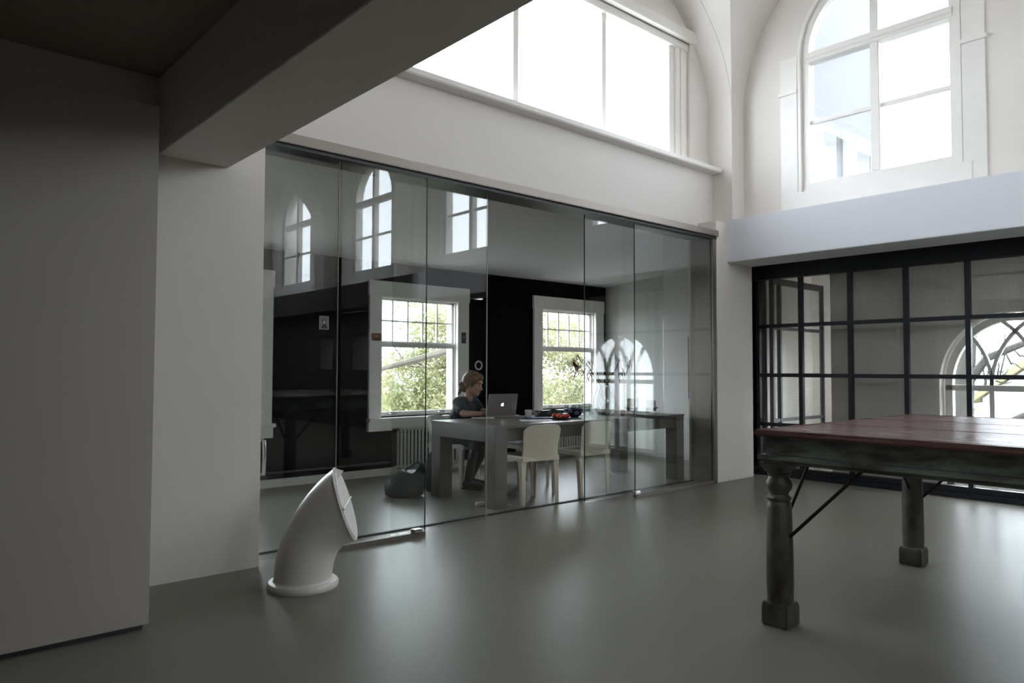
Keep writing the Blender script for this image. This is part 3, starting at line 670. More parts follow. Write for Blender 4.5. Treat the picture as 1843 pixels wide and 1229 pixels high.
# ------------------------------------------------------------------ things on the table
TT = .752
mat('alu', (.36, .33, .32), .34, metal=.85); mat('screen_black', (.01, .01, .01), .2); mat('keys', (.03, .03, .03), .5)
m_, n_, l_, b_ = nt('logo_glow'); b_.inputs['Base Color'].default_value = (.9, .9, .9, 1); b_.inputs['Emission Color'].default_value = (1, .98, .95, 1); b_.inputs['Emission Strength'].default_value = 1.4
lp = thing('laptop', 'open silver laptop with glowing fruit logo facing us', 'laptop', (5.17, 6.01, TT), math.atan2(-.20, .97))
MB().box(-.18, .18, 0, .245, .002, .016).obj('base', 'alu', lp, bevel=.004)
MB().box(-.16, .16, .03, .13, .016, .018).obj('keyboard', 'keys', lp)
MB().box(-.05, .05, .15, .22, .016, .0165).obj('trackpad', 'alu', lp)
tl = math.radians(14)
def lid(p, q, d): return (p, -d * math.cos(tl) - q * math.sin(tl) + .004, .016 + q * math.cos(tl) - d * math.sin(tl))
ld = MB().prism([(-.18, 0), (.18, 0), (.18, .235), (.172, .245), (-.172, .245), (-.18, .235)], 0, .007, lid).obj('lid', 'alu', lp, bevel=.002)
MB().prism([(-.168, .015), (.168, .015), (.168, .232), (-.168, .232)], -.001, 0, lid).obj('screen', 'screen_black', ld)
ap = []
for j in range(40):
    a = PI / 2 + 2 * PI * j / 40; x = .0165 * math.cos(a) * (1 + .10 * math.cos(2 * a)); z = .0175 * math.sin(a)
    if abs(math.cos(a)) < .30: z *= .88
    d = Vector((x - .0195, z - .002)).length
    if d < .0085: v = Vector((x - .0195, z - .002)).normalized() * .0085; x, z = .0195 + v.x, .002 + v.y
    ap.append((x, .125 + z))
MB().prism(ap, .007, .0078, lid).obj('logo', 'logo_glow', ld)
MB().prism([(.001, .1435), (.0035, .149), (.0085, .152), (.0075, .1465), (.004, .1435)], .007, .0078, lid).obj('logo_leaf', 'logo_glow', ld)
kb = MB().box(-.14, .10, -.05, .06, 0, .008).obj('paper_pad', 'plastic_white', bevel=.002); kb.location = (4.92, 5.98, TT); kb.rotation_euler = (0, 0, math.radians(-38)); tag(kb, 'thin white paper pad under the woman\'s forearm', 'paper pad')

mat('porcelain', (.75, .74, .70), .25); mat('blue_glaze', (.018, .022, .07), .15); mat('tomato', (.55, .06, .02), .22, var=.2, vscale=20); mat('stem_green', (.06, .12, .03), .5)
mat('plate_brown', (.10, .035, .02), .3); mat('paper_sheet', (.72, .73, .76), .6); mat('book_blue', (.05, .07, .20), .5); mat('dark_plastic', (.02, .024, .022), .35)
cup = thing('cup', 'small white ribbed cup beside the laptop', 'cup', (5.36, 5.78, TT))
MB().lathe([(.028, 0), (.030, .004), (.034, .03), (.0355, .032), (.0365, .05), (.038, .052), (.041, .082), (.0375, .082), (.030, .012), (.0, .010)], 24, cap=False).obj('cup_body', 'porcelain', cup, smooth=True)
MB().lathe([(.0, .0), (.028, 0)], 24, cap=False).obj('cup_base', 'porcelain', cup)
nb = MB().box(-.15, .15, -.105, .105, 0, .012).obj('notebook', 'book_blue', bevel=.002); nb.location = (5.36, 5.60, TT); nb.rotation_euler = (0, 0, math.radians(-30)); tag(nb, 'flat blue-edged notebook between cup and laptop', 'notebook')
ps = MB().box(-.15, .15, -.105, .105, 0, .003).obj('paper_sheets', 'paper_sheet'); ps.location = (5.10, 5.40, TT); ps.rotation_euler = (0, 0, math.radians(-36)); tag(ps, 'white paper sheets lying before the notebook', 'paper')
gl = thing('black_pouch', 'flat black pouch with loose straps behind the tomatoes', 'pouch', (5.62, 5.72, TT), math.radians(-35))
MB().loft([blob_ring(0, .15, .07), blob_ring(.015, .17, .08), blob_ring(.04, .14, .06), blob_ring(.052, .06, .03)]).obj('pouch_body', 'dark_plastic', gl, smooth=True)
MB().tube([(-.10, 0, .03), (-.16, .0, .065), (-.06, -.03, .058), (.05, 0, .075), (.16, .02, .055), (.12, .03, .03)], .008, 6).obj('strap', 'dark_plastic', gl, smooth=True)
pl = thing('plate', 'brown plate holding tomatoes near table edge', 'plate', (5.43, 5.36, TT))
MB().lathe([(.0, .001), (.055, .0), (.06, .003), (.105, .018), (.108, .021), (.104, .022), (.06, .008), (.0, .006)], 28, cap=False).obj('dish', 'plate_brown', pl, smooth=True)
tl_ = ['leftmost', 'second from left', 'middle', 'fourth from left', 'rightmost', 'hindmost']
for i, (dx_, dy_, s_) in enumerate(((-.062, .015, .030), (-.025, -.04, .029), (.0, .028, .032), (.035, -.025, .030), (.068, .01, .029), (-.02, .075, .027))):
    t = thing('tomato', 'red tomato on brown plate, %s of the group' % tl_[i], 'tomato', (5.43 + dx_ * .8 + dy_ * .6, 5.36 - dx_ * .6 + dy_ * .8, TT + .008 + (.004 if abs(dx_) > .06 else 0)), 0, 'tomatoes on the brown plate')
    MB().ball((0, 0, s_ * .84), (s_, s_, s_ * .84), 16, 10).obj('fruit', 'tomato', t, smooth=True)
    MB().tube([(0, 0, s_ * 1.6), (.002, 0, s_ * 1.85)], .002, 5).obj('stem', 'stem_green', t)
bb = thing('patterned_bowl', 'dark blue bowl with white ring pattern beside the tomatoes', 'bowl', (5.80, 5.52, TT))
MB().lathe([(.0, .001), (.045, .0), (.048, .008), (.075, .03), (.098, .07), (.108, .092), (.104, .093), (.092, .07), (.068, .034), (.0, .014)], 32, cap=False).obj('bowl_body', 'blue_glaze', bb, smooth=True)
for j in range(9):
    a = 2 * PI * j / 9; rr = .0905; base = Vector((math.cos(a), math.sin(a), 0)); zc = .056 + (.018 if j % 2 else -.004)
    r_at = .048 + (zc - .008) / .062 * .050 + .002
    tdir = Vector((-math.sin(a), math.cos(a), 0)); slope = Vector((base.x * .5, base.y * .5, .86)).normalized()
    c0 = base * r_at + Vector((0, 0, zc))
    ring = [c0 + (tdir * math.cos(q) + slope * math.sin(q)) * .017 + base * .002 for q in [2 * PI * k / 18 for k in range(19)]]
    MB().tube(ring, .0026, 5).obj('ring_mark', 'porcelain', bb)
for i, (dx_, dy_, hh) in enumerate(((0, 0, .115), (.10, -.02, .115), (.17, -.06, .115), (.05, -.13, .12), (.13, -.15, .11), (.22, -.16, .115))):
    g = thing('drinking_glass', ['clear drinking glass behind the blue bowl, leftmost', 'clear drinking glass behind the blue bowl, second', 'clear drinking glass behind the blue bowl, third', 'clear drinking glass right of the blue bowl, nearest',
                                 'clear drinking glass between bowl and vase, front row', 'clear drinking glass nearest the vase'][i], 'glass', (5.98 + dx_, 5.80 + dy_, TT), 0, 'clear tumblers on the office table')
    MB().lathe([(.0, .0), (.029, .0), (.033, hh), (.0312, hh), (.0275, .012), (.0, .010)], 20, cap=False).obj('tumbler', 'glass_ware', g, smooth=True)
# vase with red leaves
mat('leaf_red', (.17, .008, .014), .5, var=.5, vscale=12); mat('leaf_dark', (.05, .07, .025), .55); mat('stalk', (.09, .12, .04), .6)
vs_ = thing('glass_vase', 'round-bellied clear glass vase with water on the office table', 'vase', (6.36, 5.58, TT))
MB().lathe([(.0, .0), (.07, 0), (.085, .01), (.12, .06), (.135, .13), (.125, .20), (.095, .27), (.075, .33), (.078, .36), (.075, .36), (.072, .33), (.092, .27), (.121, .20), (.131, .13), (.116, .062), (.07, .014), (.0, .012)], 32, cap=False).obj('vase_body', 'glass_ware', vs_, smooth=True)
pt = thing('red_leaf_branches', 'dark red leaved stems drooping out of the glass vase', 'plant', (6.36, 5.58, TT + .015))
rnd = random.Random(3)
lv = MB(); side_dir = Vector((.8, -.6, 0))
for i, (a, tz, nl) in enumerate(((-1.18, .60, 18), (-1.0, .55, 14), (-.62, .58, 18), (-.55, .46, 14), (.15, .64, 4), (.55, .60, 16), (.62, .50, 14), (.95, .60, 10))):
    sp = side_dir * (a * .30) + Vector((.6, .8, 0)) * rnd.uniform(-.06, .06); top = Vector((0, 0, tz))
    pts = [Vector((rnd.uniform(-.04, .04), rnd.uniform(-.04, .04), .0)), Vector((0, 0, .32)) + sp * .12, top * .88 + Vector((0, 0, .05)) + sp * .6, top + sp * .9 + Vector((0, 0, .06)), top + sp * 1.1 - Vector((0, 0, .03))]
    MB().tube(pts, [.006, .005, .004, .003, .002], 5).obj('stem', 'stalk', pt, smooth=True)
    for k in range(nl):
        b = pts[3].lerp(pts[4], k / max(1, nl - 1)) + Vector((rnd.uniform(-.03, .03), rnd.uniform(-.03, .03), rnd.uniform(-.05, .05))); d = Vector((rnd.uniform(-.5, .5), rnd.uniform(-.5, .5), -rnd.uniform(.5, 1))).normalized(); ln = rnd.uniform(.08, .14); s_ = d.orthogonal().normalized() * ln * .30
        q = [b, b + d * ln * .35 + s_, b + d * ln * .7 + s_ * .7, b + d * ln, b + d * ln * .7 - s_ * .7, b + d * ln * .35 - s_]
        MB().add(q + [v + d.cross(s_).normalized() * .002 for v in q], [(0, 1, 2, 3, 4, 5), (11, 10, 9, 8, 7, 6)] + [(j, (j + 1) % 6, (j + 1) % 6 + 6, j + 6) for j in range(6)]).obj('leaf', 'leaf_red', pt)
# dish with paper bags, small pink flower
mat('kraft', (.60, .54, .43), .8, var=.15, vscale=10, bump=.4, bscale=14); mat('pink', (.55, .22, .22), .5)
ds = thing('fruit_dish', 'wide dark dish holding paper bags at right end of the table', 'dish', (6.92, 5.50, TT))
MB().lathe([(.0, .002), (.09, .0), (.10, .008), (.17, .045), (.205, .072), (.20, .076), (.165, .054), (.09, .018), (.0, .014)], 32, cap=False).obj('dish_body', 'dark_plastic', ds, smooth=True)
for i, (dx_, dy_, hh, rz_) in enumerate(((-.085, .085, .15, -.8), (.0, .0, .17, -.85), (.085, -.085, .13, -.8))):
    pb = thing('paper_bag', ['crumpled brown paper bag in the dark dish, left', 'crumpled brown paper bag in the dark dish, middle and tallest', 'crumpled brown paper bag in the dark dish, right'][i], 'paper bag', (6.92 + dx_, 5.50 + dy_, TT + .024), rz_, 'paper bags in the dish')
    MB().loft([[(x * k + .01 * math.sin(9 * z + i), y * k2, z) for x, y in ((-.05, -.03), (0, -.036), (.05, -.03), (.056, 0), (.05, .03), (0, .024), (-.05, .03), (-.044, 0))] for k, k2, z in ((.9, .9, 0), (1, 1, .03), (.95, .9, hh * .6), (1.05, .35, hh * .88), (.9, .12, hh))]).obj('bag_body', 'kraft', pb, smooth=False)
pk = thing('pink_flower', 'small pink flower lying by the foot of the vase', 'flower', (6.50, 5.42, TT), .4)
MB().ball((0, 0, .03), (.026, .026, .034), 12, 8).obj('bloom', 'pink', pk, smooth=True); MB().tube([(0, 0, .01), (-.05, -.02, .008), (-.11, -.01, .006)], .004, 6).obj('stem', 'stalk', pk)

# ------------------------------------------------------------------ seated woman
mat('skin', (.50, .30, .23), .45, var=.06, vscale=14); mat('shirt', (.045, .047, .058), .85, var=.2, vscale=10); mat('skirt', (.035, .040, .046), .8, var=.35, vscale=12, bump=.3, bscale=18)
mat('boot', (.012, .012, .012), .4); mat('hair_brown', (.11, .06, .032), .45, col2=(.24, .145, .085), vscale=9, stretch=(8, 2, 8), bump=.4, bscale=26); mat('eye_dark', (.02, .015, .012), .2); mat('lip', (.34, .13, .11), .45); mat('brow', (.10, .06, .04), .7)
def remesh(name, mb, m, parent, vox, smooth=6, fac=.5):
    o = mb.obj(name, m, parent, smooth=True)
    a = o.modifiers.new('r', 'REMESH'); a.mode = 'VOXEL'; a.voxel_size = vox; a.use_smooth_shade = True
    s = o.modifiers.new('s', 'SMOOTH'); s.factor = fac; s.iterations = smooth
    dg = bpy.context.evaluated_depsgraph_get(); me = bpy.data.meshes.new_from_object(o.evaluated_get(dg))
    o.modifiers.clear(); old = o.data; o.data = me; bpy.data.meshes.remove(old)
    for p in me.polygons: p.use_smooth = True
    return o
def cap(mb, a, b, ra, rb, n=6, seg=14):
    a, b = Vector(a), Vector(b); t = (b - a); ln = t.length; t = t / ln
    pts = [a - t * ra * .97, a - t * ra * .8, a - t * ra * .45] + [a.lerp(b, i / n) for i in range(n + 1)] + [b + t * rb * .45, b + t * rb * .8, b + t * rb * .97]
    rad = [ra * .24, ra * .6, ra * .89] + [ra + (rb - ra) * i / n for i in range(n + 1)] + [rb * .89, rb * .6, rb * .24]
    mb.tube(pts, rad, seg)
# local frame: +y = facing, +x = her right, floor z=0
wm = thing('person', 'seated woman in dark short-sleeved top with tied-back hair typing on laptop', 'person', PSN, PRZ)
hipR, hipL = (.085, .0, .52), (-.085, .0, .52)
kneR, kneL = (.20, .36, .52), (.00, .40, .52)
ankR, ankL = (.27, .30, .10), (.10, .24, .10)
chest = (0, .10, .76); neckb = (0, .155, .94)
shR, shL = (.165, .12, .905), (-.165, .13, .905)
elR, elL = (.315, .262, .795), (-.275, .17, .80)
wrR, wrL = (.115, .375, .790), (-.150, .315, .792)
hc = Vector((-.005, .215, 1.095))
yaw = Matrix.Rotation(math.radians(4), 3, 'Z') @ Matrix.Rotation(math.radians(-12), 3, 'X')
HS = 1.10
hp_ = lambda x, y, z: hc + yaw @ Vector((x, y, z)) * HS
body = MB()
body.ball((0, .0, .53), (.155, .12, .11), 18, 12); cap(body, (0, .01, .56), (0, .09, .74), .115, .12)
body.ball((0, .11, .80), (.15, .10, .13), 18, 12)
cap(body, shR, shL, .055, .055); cap(body, neckb, hp_(0, -.02, -.06), .050, .046)
for sh, el, wr in ((shR, elR, wrR), (shL, elL, wrL)):
    cap(body, sh, el, .050, .038); cap(body, el, wr, .037, .025)
for h_, k_, a_ in ((hipR, kneR, ankR), (hipL, kneL, ankL)):
    cap(body, h_, k_, .078, .058); cap(body, k_, a_, .054, .036); f_ = Vector(a_) + Vector((0, .13, -.065)); cap(body, (a_[0], a_[1] - .02, .05), f_, .034, .028)
# head: cranium, face, jaw, chin, nose, ears
def hball(c, r): body.ball(hp_(*c), tuple(q * HS for q in r), 20, 14, yaw)
hball((0, -.018, .030), (.074, .092, .088)); hball((0, .022, -.015), (.062, .066, .092)); hball((0, .040, -.070), (.040, .042, .036)); hball((0, .058, -.088), (.022, .018, .018))
hball((.030, .056, -.022), (.026, .022, .024)); hball((-.030, .056, -.022), (.026, .022, .024)); hball((0, .066, .042), (.046, .022, .030))
cap(body, hp_(0, .082, .012), hp_(0, .098, -.024), .008, .0125); hball((.009, .088, -.028), (.009, .010, .008)); hball((-.009, .088, -.028), (.009, .010, .008))
hball((0, .080, -.050), (.020, .010, .007)); hball((0, .078, -.062), (.018, .010, .007))
for s in (-1, 1): hball((s * .072, -.006, -.008), (.010, .020, .030))
# hands
def hand(w, d, s):
    w = Vector(w); d = Vector(d).normalized(); side = Vector((d.y, -d.x, 0)).normalized() * s     # side towards the little finger
    cap(body, w, w + d * .045, .024, .026); cap(body, w + d * .03 + side * .018, w + d * .085 + side * .026, .016, .013); cap(body, w + d * .03 - side * .014, w + d * .085 - side * .022, .017, .013); cap(body, w + d * .03, w + d * .088, .018, .014)
    for k, (o_, ln) in enumerate(((-.030, .070), (-.010, .080), (.010, .074), (.029, .058))):
        b = w + d * .088 + side * o_ + Vector((0, 0, .006)); m1 = b + d * ln * .45 + Vector((0, 0, .010)) + side * o_ * .15; m2 = b + d * ln * .78 + Vector((0, 0, -.004)) + side * o_ * .2; tip = b + d * ln * .95 + Vector((0, 0, -.020)) + side * o_ * .2
        body.tube([b - d * .02, b, m1, m2, tip], [.0095, .0095, .0088, .008, .0065], 8)
    t0 = w + d * .03 - side * .022; body.tube([t0, t0 + d * .03 - side * .022 + Vector((0, 0, .002)), t0 + d * .06 - side * .026, t0 + d * .078 - side * .022 + Vector((0, 0, -.008))], [.013, .0115, .010, .007], 8)
hand(wrR, (-.91, .41, 0), 1); hand(wrL, (.15, .95, 0), -1)
remesh('body', body, 'skin', wm, .0048, 5)
for s in (-1, 1):
    e = MB().ball(hp_(s * .031, .0715, .012), (.013, .006, .0065), 12, 8, yaw).obj('eye', 'eye_dark', wm, smooth=True)
    MB().tube([hp_(s * .014, .088, .032), hp_(s * .03, .087, .037), hp_(s * .048, .074, .033)], [.003, .0036, .002], 6).obj('eyebrow', 'brow', wm, smooth=True)
MB().ball(hp_(0, .0885, -.056), (.019, .004, .0055), 12, 8, yaw).obj('mouth', 'lip', wm, smooth=True)
# clothing
shirt = MB()
cap(shirt, (0, -.005, .55), (0, .075, .74), .145, .14); shirt.ball((0, .105, .80), (.178, .122, .135), 20, 12); shirt.ball((0, .03, .60), (.165, .13, .12), 18, 10)
cap(shirt, shR, shL, .066, .066); cap(shirt, (.05, .13, .915), (-.05, .13, .915), .045, .045)
for sh, el in ((shR, elR), (shL, elL)): cap(shirt, sh, Vector(sh).lerp(Vector(el), .74), .066, .060)
remesh('short_sleeved_top', shirt, 'shirt', wm, .008, 7)
sk = MB(); sk.ball((0, -.02, .53), (.19, .15, .11), 20, 12)
for h_, k_ in ((hipR, kneR), (hipL, kneL)): cap(sk, h_, Vector(h_).lerp(Vector(k_), .98), .105, .082); cap(sk, k_, Vector(k_) + Vector((0, -.01, -.10)), .076, .072)
cap(sk, Vector(hipR).lerp(Vector(kneR), .5), Vector(hipL).lerp(Vector(kneL), .5), .09, .09)
remesh('skirt', sk, 'skirt', wm, .009, 6)
for k_, a_ in ((kneR, ankR), (kneL, ankL)):
    bt = MB(); top = Vector(k_).lerp(Vector(a_), .30); cap(bt, top, (a_[0], a_[1], .10), .056, .044); cap(bt, (a_[0], a_[1] - .025, .048), Vector(a_) + Vector((.0, .15, -.06)), .045, .036)
    b_o = remesh('boot', bt, 'boot', wm, .007, 4)
    MB().box(a_[0] - .04, a_[0] + .04, a_[1] - .07, a_[1] + .18, .0, .014).obj('sole', 'boot', b_o, bevel=.012)
hair = MB()
def hb(c, r): hair.ball(hp_(*c), tuple(q * HS for q in r), 20, 14, yaw)
hb((0, -.030, .045), (.086, .098, .088)); hb((0, .020, .085), (.066, .070, .046)); hb((.062, -.02, .02), (.026, .052, .058)); hb((-.062, -.02, .02), (.026, .052, .058))
hb((.060, .035, .048), (.016, .030, .030)); hb((-.060, .035, .048), (.016, .030, .030)); hb((0, -.115, -.01), (.034, .036, .034)); hb((.012, -.135, -.02), (.022, .022, .024)); hb((0, -.085, -.05), (.045, .035, .045))
cap(hair, hp_(.01, -.12, -.03), hp_(.03, -.125, -.12), .026, .014); cap(hair, hp_(-.015, -.115, -.03), hp_(-.01, -.13, -.11), .022, .012); cap(hair, hp_(.0, .0, .125), hp_(.0, -.08, .12), .02, .02)
remesh('hair', hair, 'hair_brown', wm, .006, 3)
MB().tube([hp_(.052, .075, .03), hp_(.078, .0, .02), hp_(.076, -.03, .01)], .0015, 5).obj('hair_strand', 'hair_brown', wm)
rg = thing('wall_ring', 'small white ring hanging on the black wall above the woman\'s head', 'ring', (6.13, 7.585, 1.27))
MB().tube([(.055 * math.cos(2 * PI * j / 24), 0, .05 + .055 * math.sin(2 * PI * j / 24)) for j in range(25)], .010, 8).obj('hoop', 'porcelain', rg, smooth=True)
MB().tube([(0, .015, .105), (0, -.012, .105)], .004, 6).obj('nail', 'steel', rg)

# ------------------------------------------------------------------ outdoors
mat('lawn', (.17, .175, .15), .9, var=.4, vscale=.8); mat('bark', (.12, .105, .08), .9, var=.3, vscale=6); mat('bark_green', (.07, .066, .058), .9, var=.3, vscale=5)
def leafmat(name, c1, c2):
    m, n, l, b = nt(name); n.remove(b); out = n['Material Output']
    tc = n.new('ShaderNodeTexCoord'); nz = n.new('ShaderNodeTexNoise'); nz.inputs['Scale'].default_value = 1.3; l.new(tc.outputs['Object'], nz.inputs['Vector'])
    r = n.new('ShaderNodeValToRGB'); r.color_ramp.elements[0].position = .35; r.color_ramp.elements[1].position = .65
    r.color_ramp.elements[0].color = (*c1, 1); r.color_ramp.elements[1].color = (*c2, 1); l.new(nz.outputs[0], r.inputs[0])
    d = n.new('ShaderNodeBsdfDiffuse'); t = n.new('ShaderNodeBsdfTranslucent'); l.new(r.outputs[0], d.inputs[0]); l.new(r.outputs[0], t.inputs[0])
    mx = n.new('ShaderNodeMixShader'); mx.inputs[0].default_value = .5; l.new(d.outputs[0], mx.inputs[1]); l.new(t.outputs[0], mx.inputs[2]); l.new(mx.outputs[0], out.inputs[0])
leafmat('leaf_spring', (.25, .26, .13), (.46, .44, .27)); leafmat('leaf_hedge', (.22, .23, .13), (.40, .40, .24)); leafmat('leaf_autumn', (.19, .155, .085), (.30, .25, .15))
smesh('ground', MB().box(-40, 60, 7.9, 70, -3.3, -3).box(8.9, 60, -60, 7.9, -3.3, -3), 'lawn', 'garden lawn seen low through the windows', 'lawn')
def leaves(blobs, n, size, seed):
    rs = np.random.RandomState(seed); vs = []; fs = []
    wts = np.array([b[1][0] * b[1][1] * b[1][2] for b in blobs]) ** .7; wts /= wts.sum()
    for k in rs.choice(len(blobs), n, p=wts):
        c, r = blobs[k]; d = rs.normal(size=3); d /= np.linalg.norm(d); p = np.array(c) + d * np.array(r) * rs.uniform(.25, 1) ** .6
        a = rs.normal(size=3); a /= np.linalg.norm(a); b = np.cross(a, rs.normal(size=3)); b /= np.linalg.norm(b); s = size * rs.uniform(.6, 1.4)
        i = len(vs); vs += [tuple(p - a * s), tuple(p + b * s * .45), tuple(p + a * s), tuple(p - b * s * .45)]; fs.append((i, i + 1, i + 2, i + 3))
    mb = MB(); mb.v = vs; mb.f = fs; return mb
def rawobj(name, mb, m, parent, kind=None):
    me = bpy.data.meshes.new(name); me.from_pydata(mb.v, [], mb.f); return link(name, me, m, parent, kind)
def tree(name, label, base, trunk, branches, blobs, n, size, m, seed, bark='bark', cat='tree', grp='trees and shrubs in the garden'):
    r = thing(name, label, cat, base, 0, grp)
    if trunk:
        at(MB().tube(*trunk, 10), *base).obj('trunk', bark, r, smooth=True)
        for b in branches: at(MB().tube(*b, 7), *base).obj('branch', bark, r, smooth=True)
    if n: rawobj('foliage', at(leaves(blobs, n, size, seed), *base), m, r, 'stuff')
def twigs(p0, p1, n, ln, seed, rad=.012):
    rs = random.Random(seed); out = []; p0, p1 = Vector(p0), Vector(p1)
    for i in range(n):
        a = p0.lerp(p1, rs.uniform(.15, 1)); d = Vector((rs.uniform(-1, 1), rs.uniform(-.5, .5), rs.uniform(-.4, 1))).normalized() * ln * rs.uniform(.5, 1.2); k = Vector((rs.uniform(-.1, .1),) * 3) * ln
        out.append(([a, a + d * .5 + k, a + d], [rad * 1.4, rad, rad * .4]))
    return out
# behind the office windows
tree('broad_tree', 'broad tree with long arching bough behind the middle office window', (12.3, 14.2, -3),
     ([(12.3, 14.2, -3), (12.2, 14.1, .2), (12.0, 14.0, 2.0), (12.3, 14.2, 5)], [.28, .22, .18, .1]),
     [([(12.1, 14.0, 1.2), (11.0, 13.4, 1.75), (9.8, 13.0, 1.72), (8.6, 12.8, 1.45), (7.4, 12.6, 1.2)], [.11, .10, .085, .07, .045]),
      ([(12.1, 14.1, .1), (11.2, 13.6, .75), (10.4, 13.4, 1.3), (10.0, 13.3, 2.6)], [.10, .08, .06, .03]), ([(12.1, 14.1, -.6), (10.8, 13.4, -.1), (9.4, 13.0, -.2), (7.9, 12.6, -1.0)], [.08, .06, .05, .03])]
     + twigs((7.4, 12.6, 1.2), (12, 14, 1.7), 14, .8, 1) + twigs((7.9, 12.6, -1.0), (11, 13.4, 0), 10, .7, 2),
     [((11.2, 14, 2.6), (2.2, 1.2, 1.4)), ((12.8, 14, 1.6), (1.6, 1.2, 1.6)), ((10.2, 14.2, .4), (1.4, 1, .7))], 9000, .05, 'leaf_spring', 11)
tree('garden_shrub', 'yellow-green feathery shrub filling lower half of the middle office window', (9.2, 12.6, -3), None, [],
     [((9.7, 13.2, .1), (1.8, .9, 1.2)), ((8.0, 12.8, -.5), (1.2, .8, 1.0)), ((10.7, 13.4, 1.0), (1.0, .8, 1.3)), ((9.9, 13.7, 1.8), (.8, .6, .9)), ((9.0, 13.6, .95), (.9, .6, .8)), ((9.0, 13.4, -1.6), (2.4, 1, 1.0))], 34000, .05, 'leaf_spring', 12, cat='shrub')
tree('garden_shrub', 'pale bushy shrub behind the right office window', (14.6, 13.2, -3), ([(14.6, 13.2, -3), (14.5, 13.2, -1), (14.3, 13, 1.5)], [.12, .09, .04]), twigs((14.6, 13.2, -1), (14.3, 13, 1.4), 14, 1.1, 4),
     [((13.6, 12.8, .1), (1.8, .9, 1.1)), ((15.0, 13.2, .9), (1.7, 1, 1.1)), ((13.2, 12.6, -1.4), (2.0, 1, 1.1)), ((15.6, 13.2, -1.1), (2.0, 1, 1.4)), ((13.6, 13.4, 2.0), (1.5, .9, .8))], 32000, .05, 'leaf_hedge', 13, cat='shrub')
tree('dry_bush', 'brownish dry bush low behind the right office window', (13.0, 11.3, -3), None, [],
     [((12.6, 11.3, -1.0), (1.5, .6, .8)), ((13.9, 11.6, -1.1), (1.2, .6, 1.0)), ((13.0, 11.4, -2.2), (2, .7, .8))], 11000, .055, 'leaf_autumn', 14, cat='shrub')
tree('garden_hedge', 'tall hazy hedge standing farthest back in the garden', (13.5, 20, -3), None, [],
     [((9 + 2.2 * i, 20 + .5 * (i % 3), -1.3 + .4 * (i % 2)), (1.9, 1.2, 2.0)) for i in range(8)], 26000, .12, 'leaf_hedge', 15, cat='hedge')
# behind the corridor window
tree('bare_tree', 'bare grey tree with crossing boughs behind the arched corridor window', (15.0, 4.60, -3),
     ([(15.0, 4.60, -3), (15.0, 4.55, .6), (15.1, 4.45, 1.9), (15.2, 4.20, 3.2), (15.3, 3.90, 5)], [.26, .18, .13, .10, .06]),
     [([(15.0, 4.55, .9), (14.9, 4.10, 1.5), (14.8, 3.50, 1.75), (14.7, 2.70, 2.4)], [.09, .07, .055, .03]), ([(15.0, 4.60, .1), (14.8, 3.90, .3), (14.7, 3.10, .75), (14.6, 2.10, .9)], [.08, .07, .06, .04]),
      ([(14.6, 5.30, -1.2), (14.5, 4.30, -.5), (14.4, 3.30, .05), (14.3, 2.10, .55)], [.12, .11, .10, .08]), ([(15.0, 4.50, 1.4), (15.0, 5.00, 1.8), (14.9, 5.80, 2.0)], [.06, .04, .02])] + twigs((14.9, 4.50, .6), (14.7, 2.90, 2.2), 16, .7, 8),
     [((15, 3.90, 3), (1, 1, 1))], 0, .05, None, 1, 'bark_green')
tree('ivy_hedge', 'grey-green hedge low behind the arched corridor window', (17.5, 5.0, -3), None, [],
     [((17.5, 5.6, -.6), (.7, .8, 1.5)), ((18.5, 4.2, -1.6), (1, 1.6, .9)), ((18.5, 2.2, -1.8), (1, 1.6, .9))], 6000, .06, 'leaf_hedge', 16, cat='hedge')
mat('house_wall', (.55, .54, .52), .8); mat('roof_yellow', (.30, .28, .15), .8); mat('house_dark', (.06, .06, .07), .3); mat('facade', (.13, .13, .13), .8)
hs = thing('far_house', 'pale far house with yellowish gable edge behind the arched corridor window', 'house', (27, 5.0, -3))
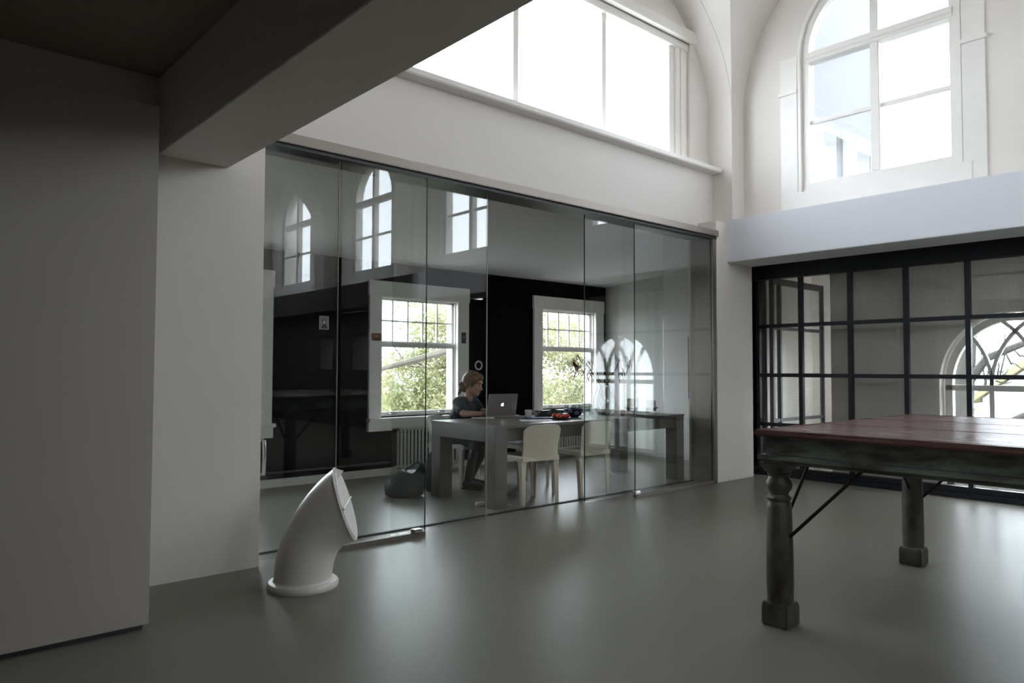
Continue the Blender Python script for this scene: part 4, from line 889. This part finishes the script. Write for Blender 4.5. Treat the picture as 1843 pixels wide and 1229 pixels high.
MB().loft([[(0, -5, 0), (0, 2.6, 0), (0, 2.6, 3.4), (0, -1.2, 6.4), (0, -5, 3.4)], [(5, -5, 0), (5, 2.6, 0), (5, 2.6, 3.4), (5, -1.2, 6.4), (5, -5, 3.4)]]).obj('wall', 'house_wall', hs)
for a, b in (((2.9, 3.2), (-1.2, 6.45)), ((-5.3, 3.2), (-1.2, 6.45))):
    MB().add([(-.3, a[0], a[1]), (-.3, b[0], b[1]), (5.2, b[0], b[1]), (5.2, a[0], a[1]), (-.3, a[0], a[1] + .22), (-.3, b[0], b[1] + .22), (5.2, b[0], b[1] + .22), (5.2, a[0], a[1] + .22)], [(0, 1, 2, 3), (4, 5, 6, 7), (0, 1, 5, 4), (2, 3, 7, 6), (0, 3, 7, 4), (1, 2, 6, 5)]).obj('roof', 'roof_yellow', hs)
for y, z in ((.9, 3.6), (-1.3, 3.6), (.9, 1.2), (-1.3, 1.2)):
    wn = MB().box(-.04, .02, y - .45, y + .45, z - .55, z + .55).obj('window', 'paint_white', hs)
    for s in (-1, 1): MB().box(-.06, -.04, *sorted((y + s * .04, y + s * .38)), z - .48, z + .48).obj('pane', 'house_dark', wn)
# neighbouring wing seen through the left lights of the upper arched window
wg = MB(); YF = 4.45
wg.box(10.36, 11.1, YF, YF + .3, -3.0, 3.0).box(8.25, 9.48, YF, YF + .3, 3.0, 7.5).box(9.48, 10.22, YF, YF + .3, 3.0, 3.86).box(9.48, 10.22, YF, YF + .3, 4.46, 7.5).box(10.22, 10.50, YF, YF + .3, 3.0, 7.5).box(10.50, 10.95, YF, YF + .3, 3.0, 4.08).box(10.50, 10.95, YF, YF + .3, 4.40, 7.5).box(10.95, 11.1, YF, YF + .3, 3.0, 7.5)
w_ = wg.obj('neighbouring_wing', 'facade'); moved(w_, (9.6, YF, 3.0)); tag(w_, 'pale wing of the building with two openings outside the upper arched window', 'building')
smesh('roof_corridor', MB().box(8.02, 8.85, -9.6, 5.2, 2.8, 3.0).box(8.85, 10.4, 3.7, 5.2, 2.8, 3.0), 'facade', 'flat roof over the corridor outside the arched windows', 'roof')
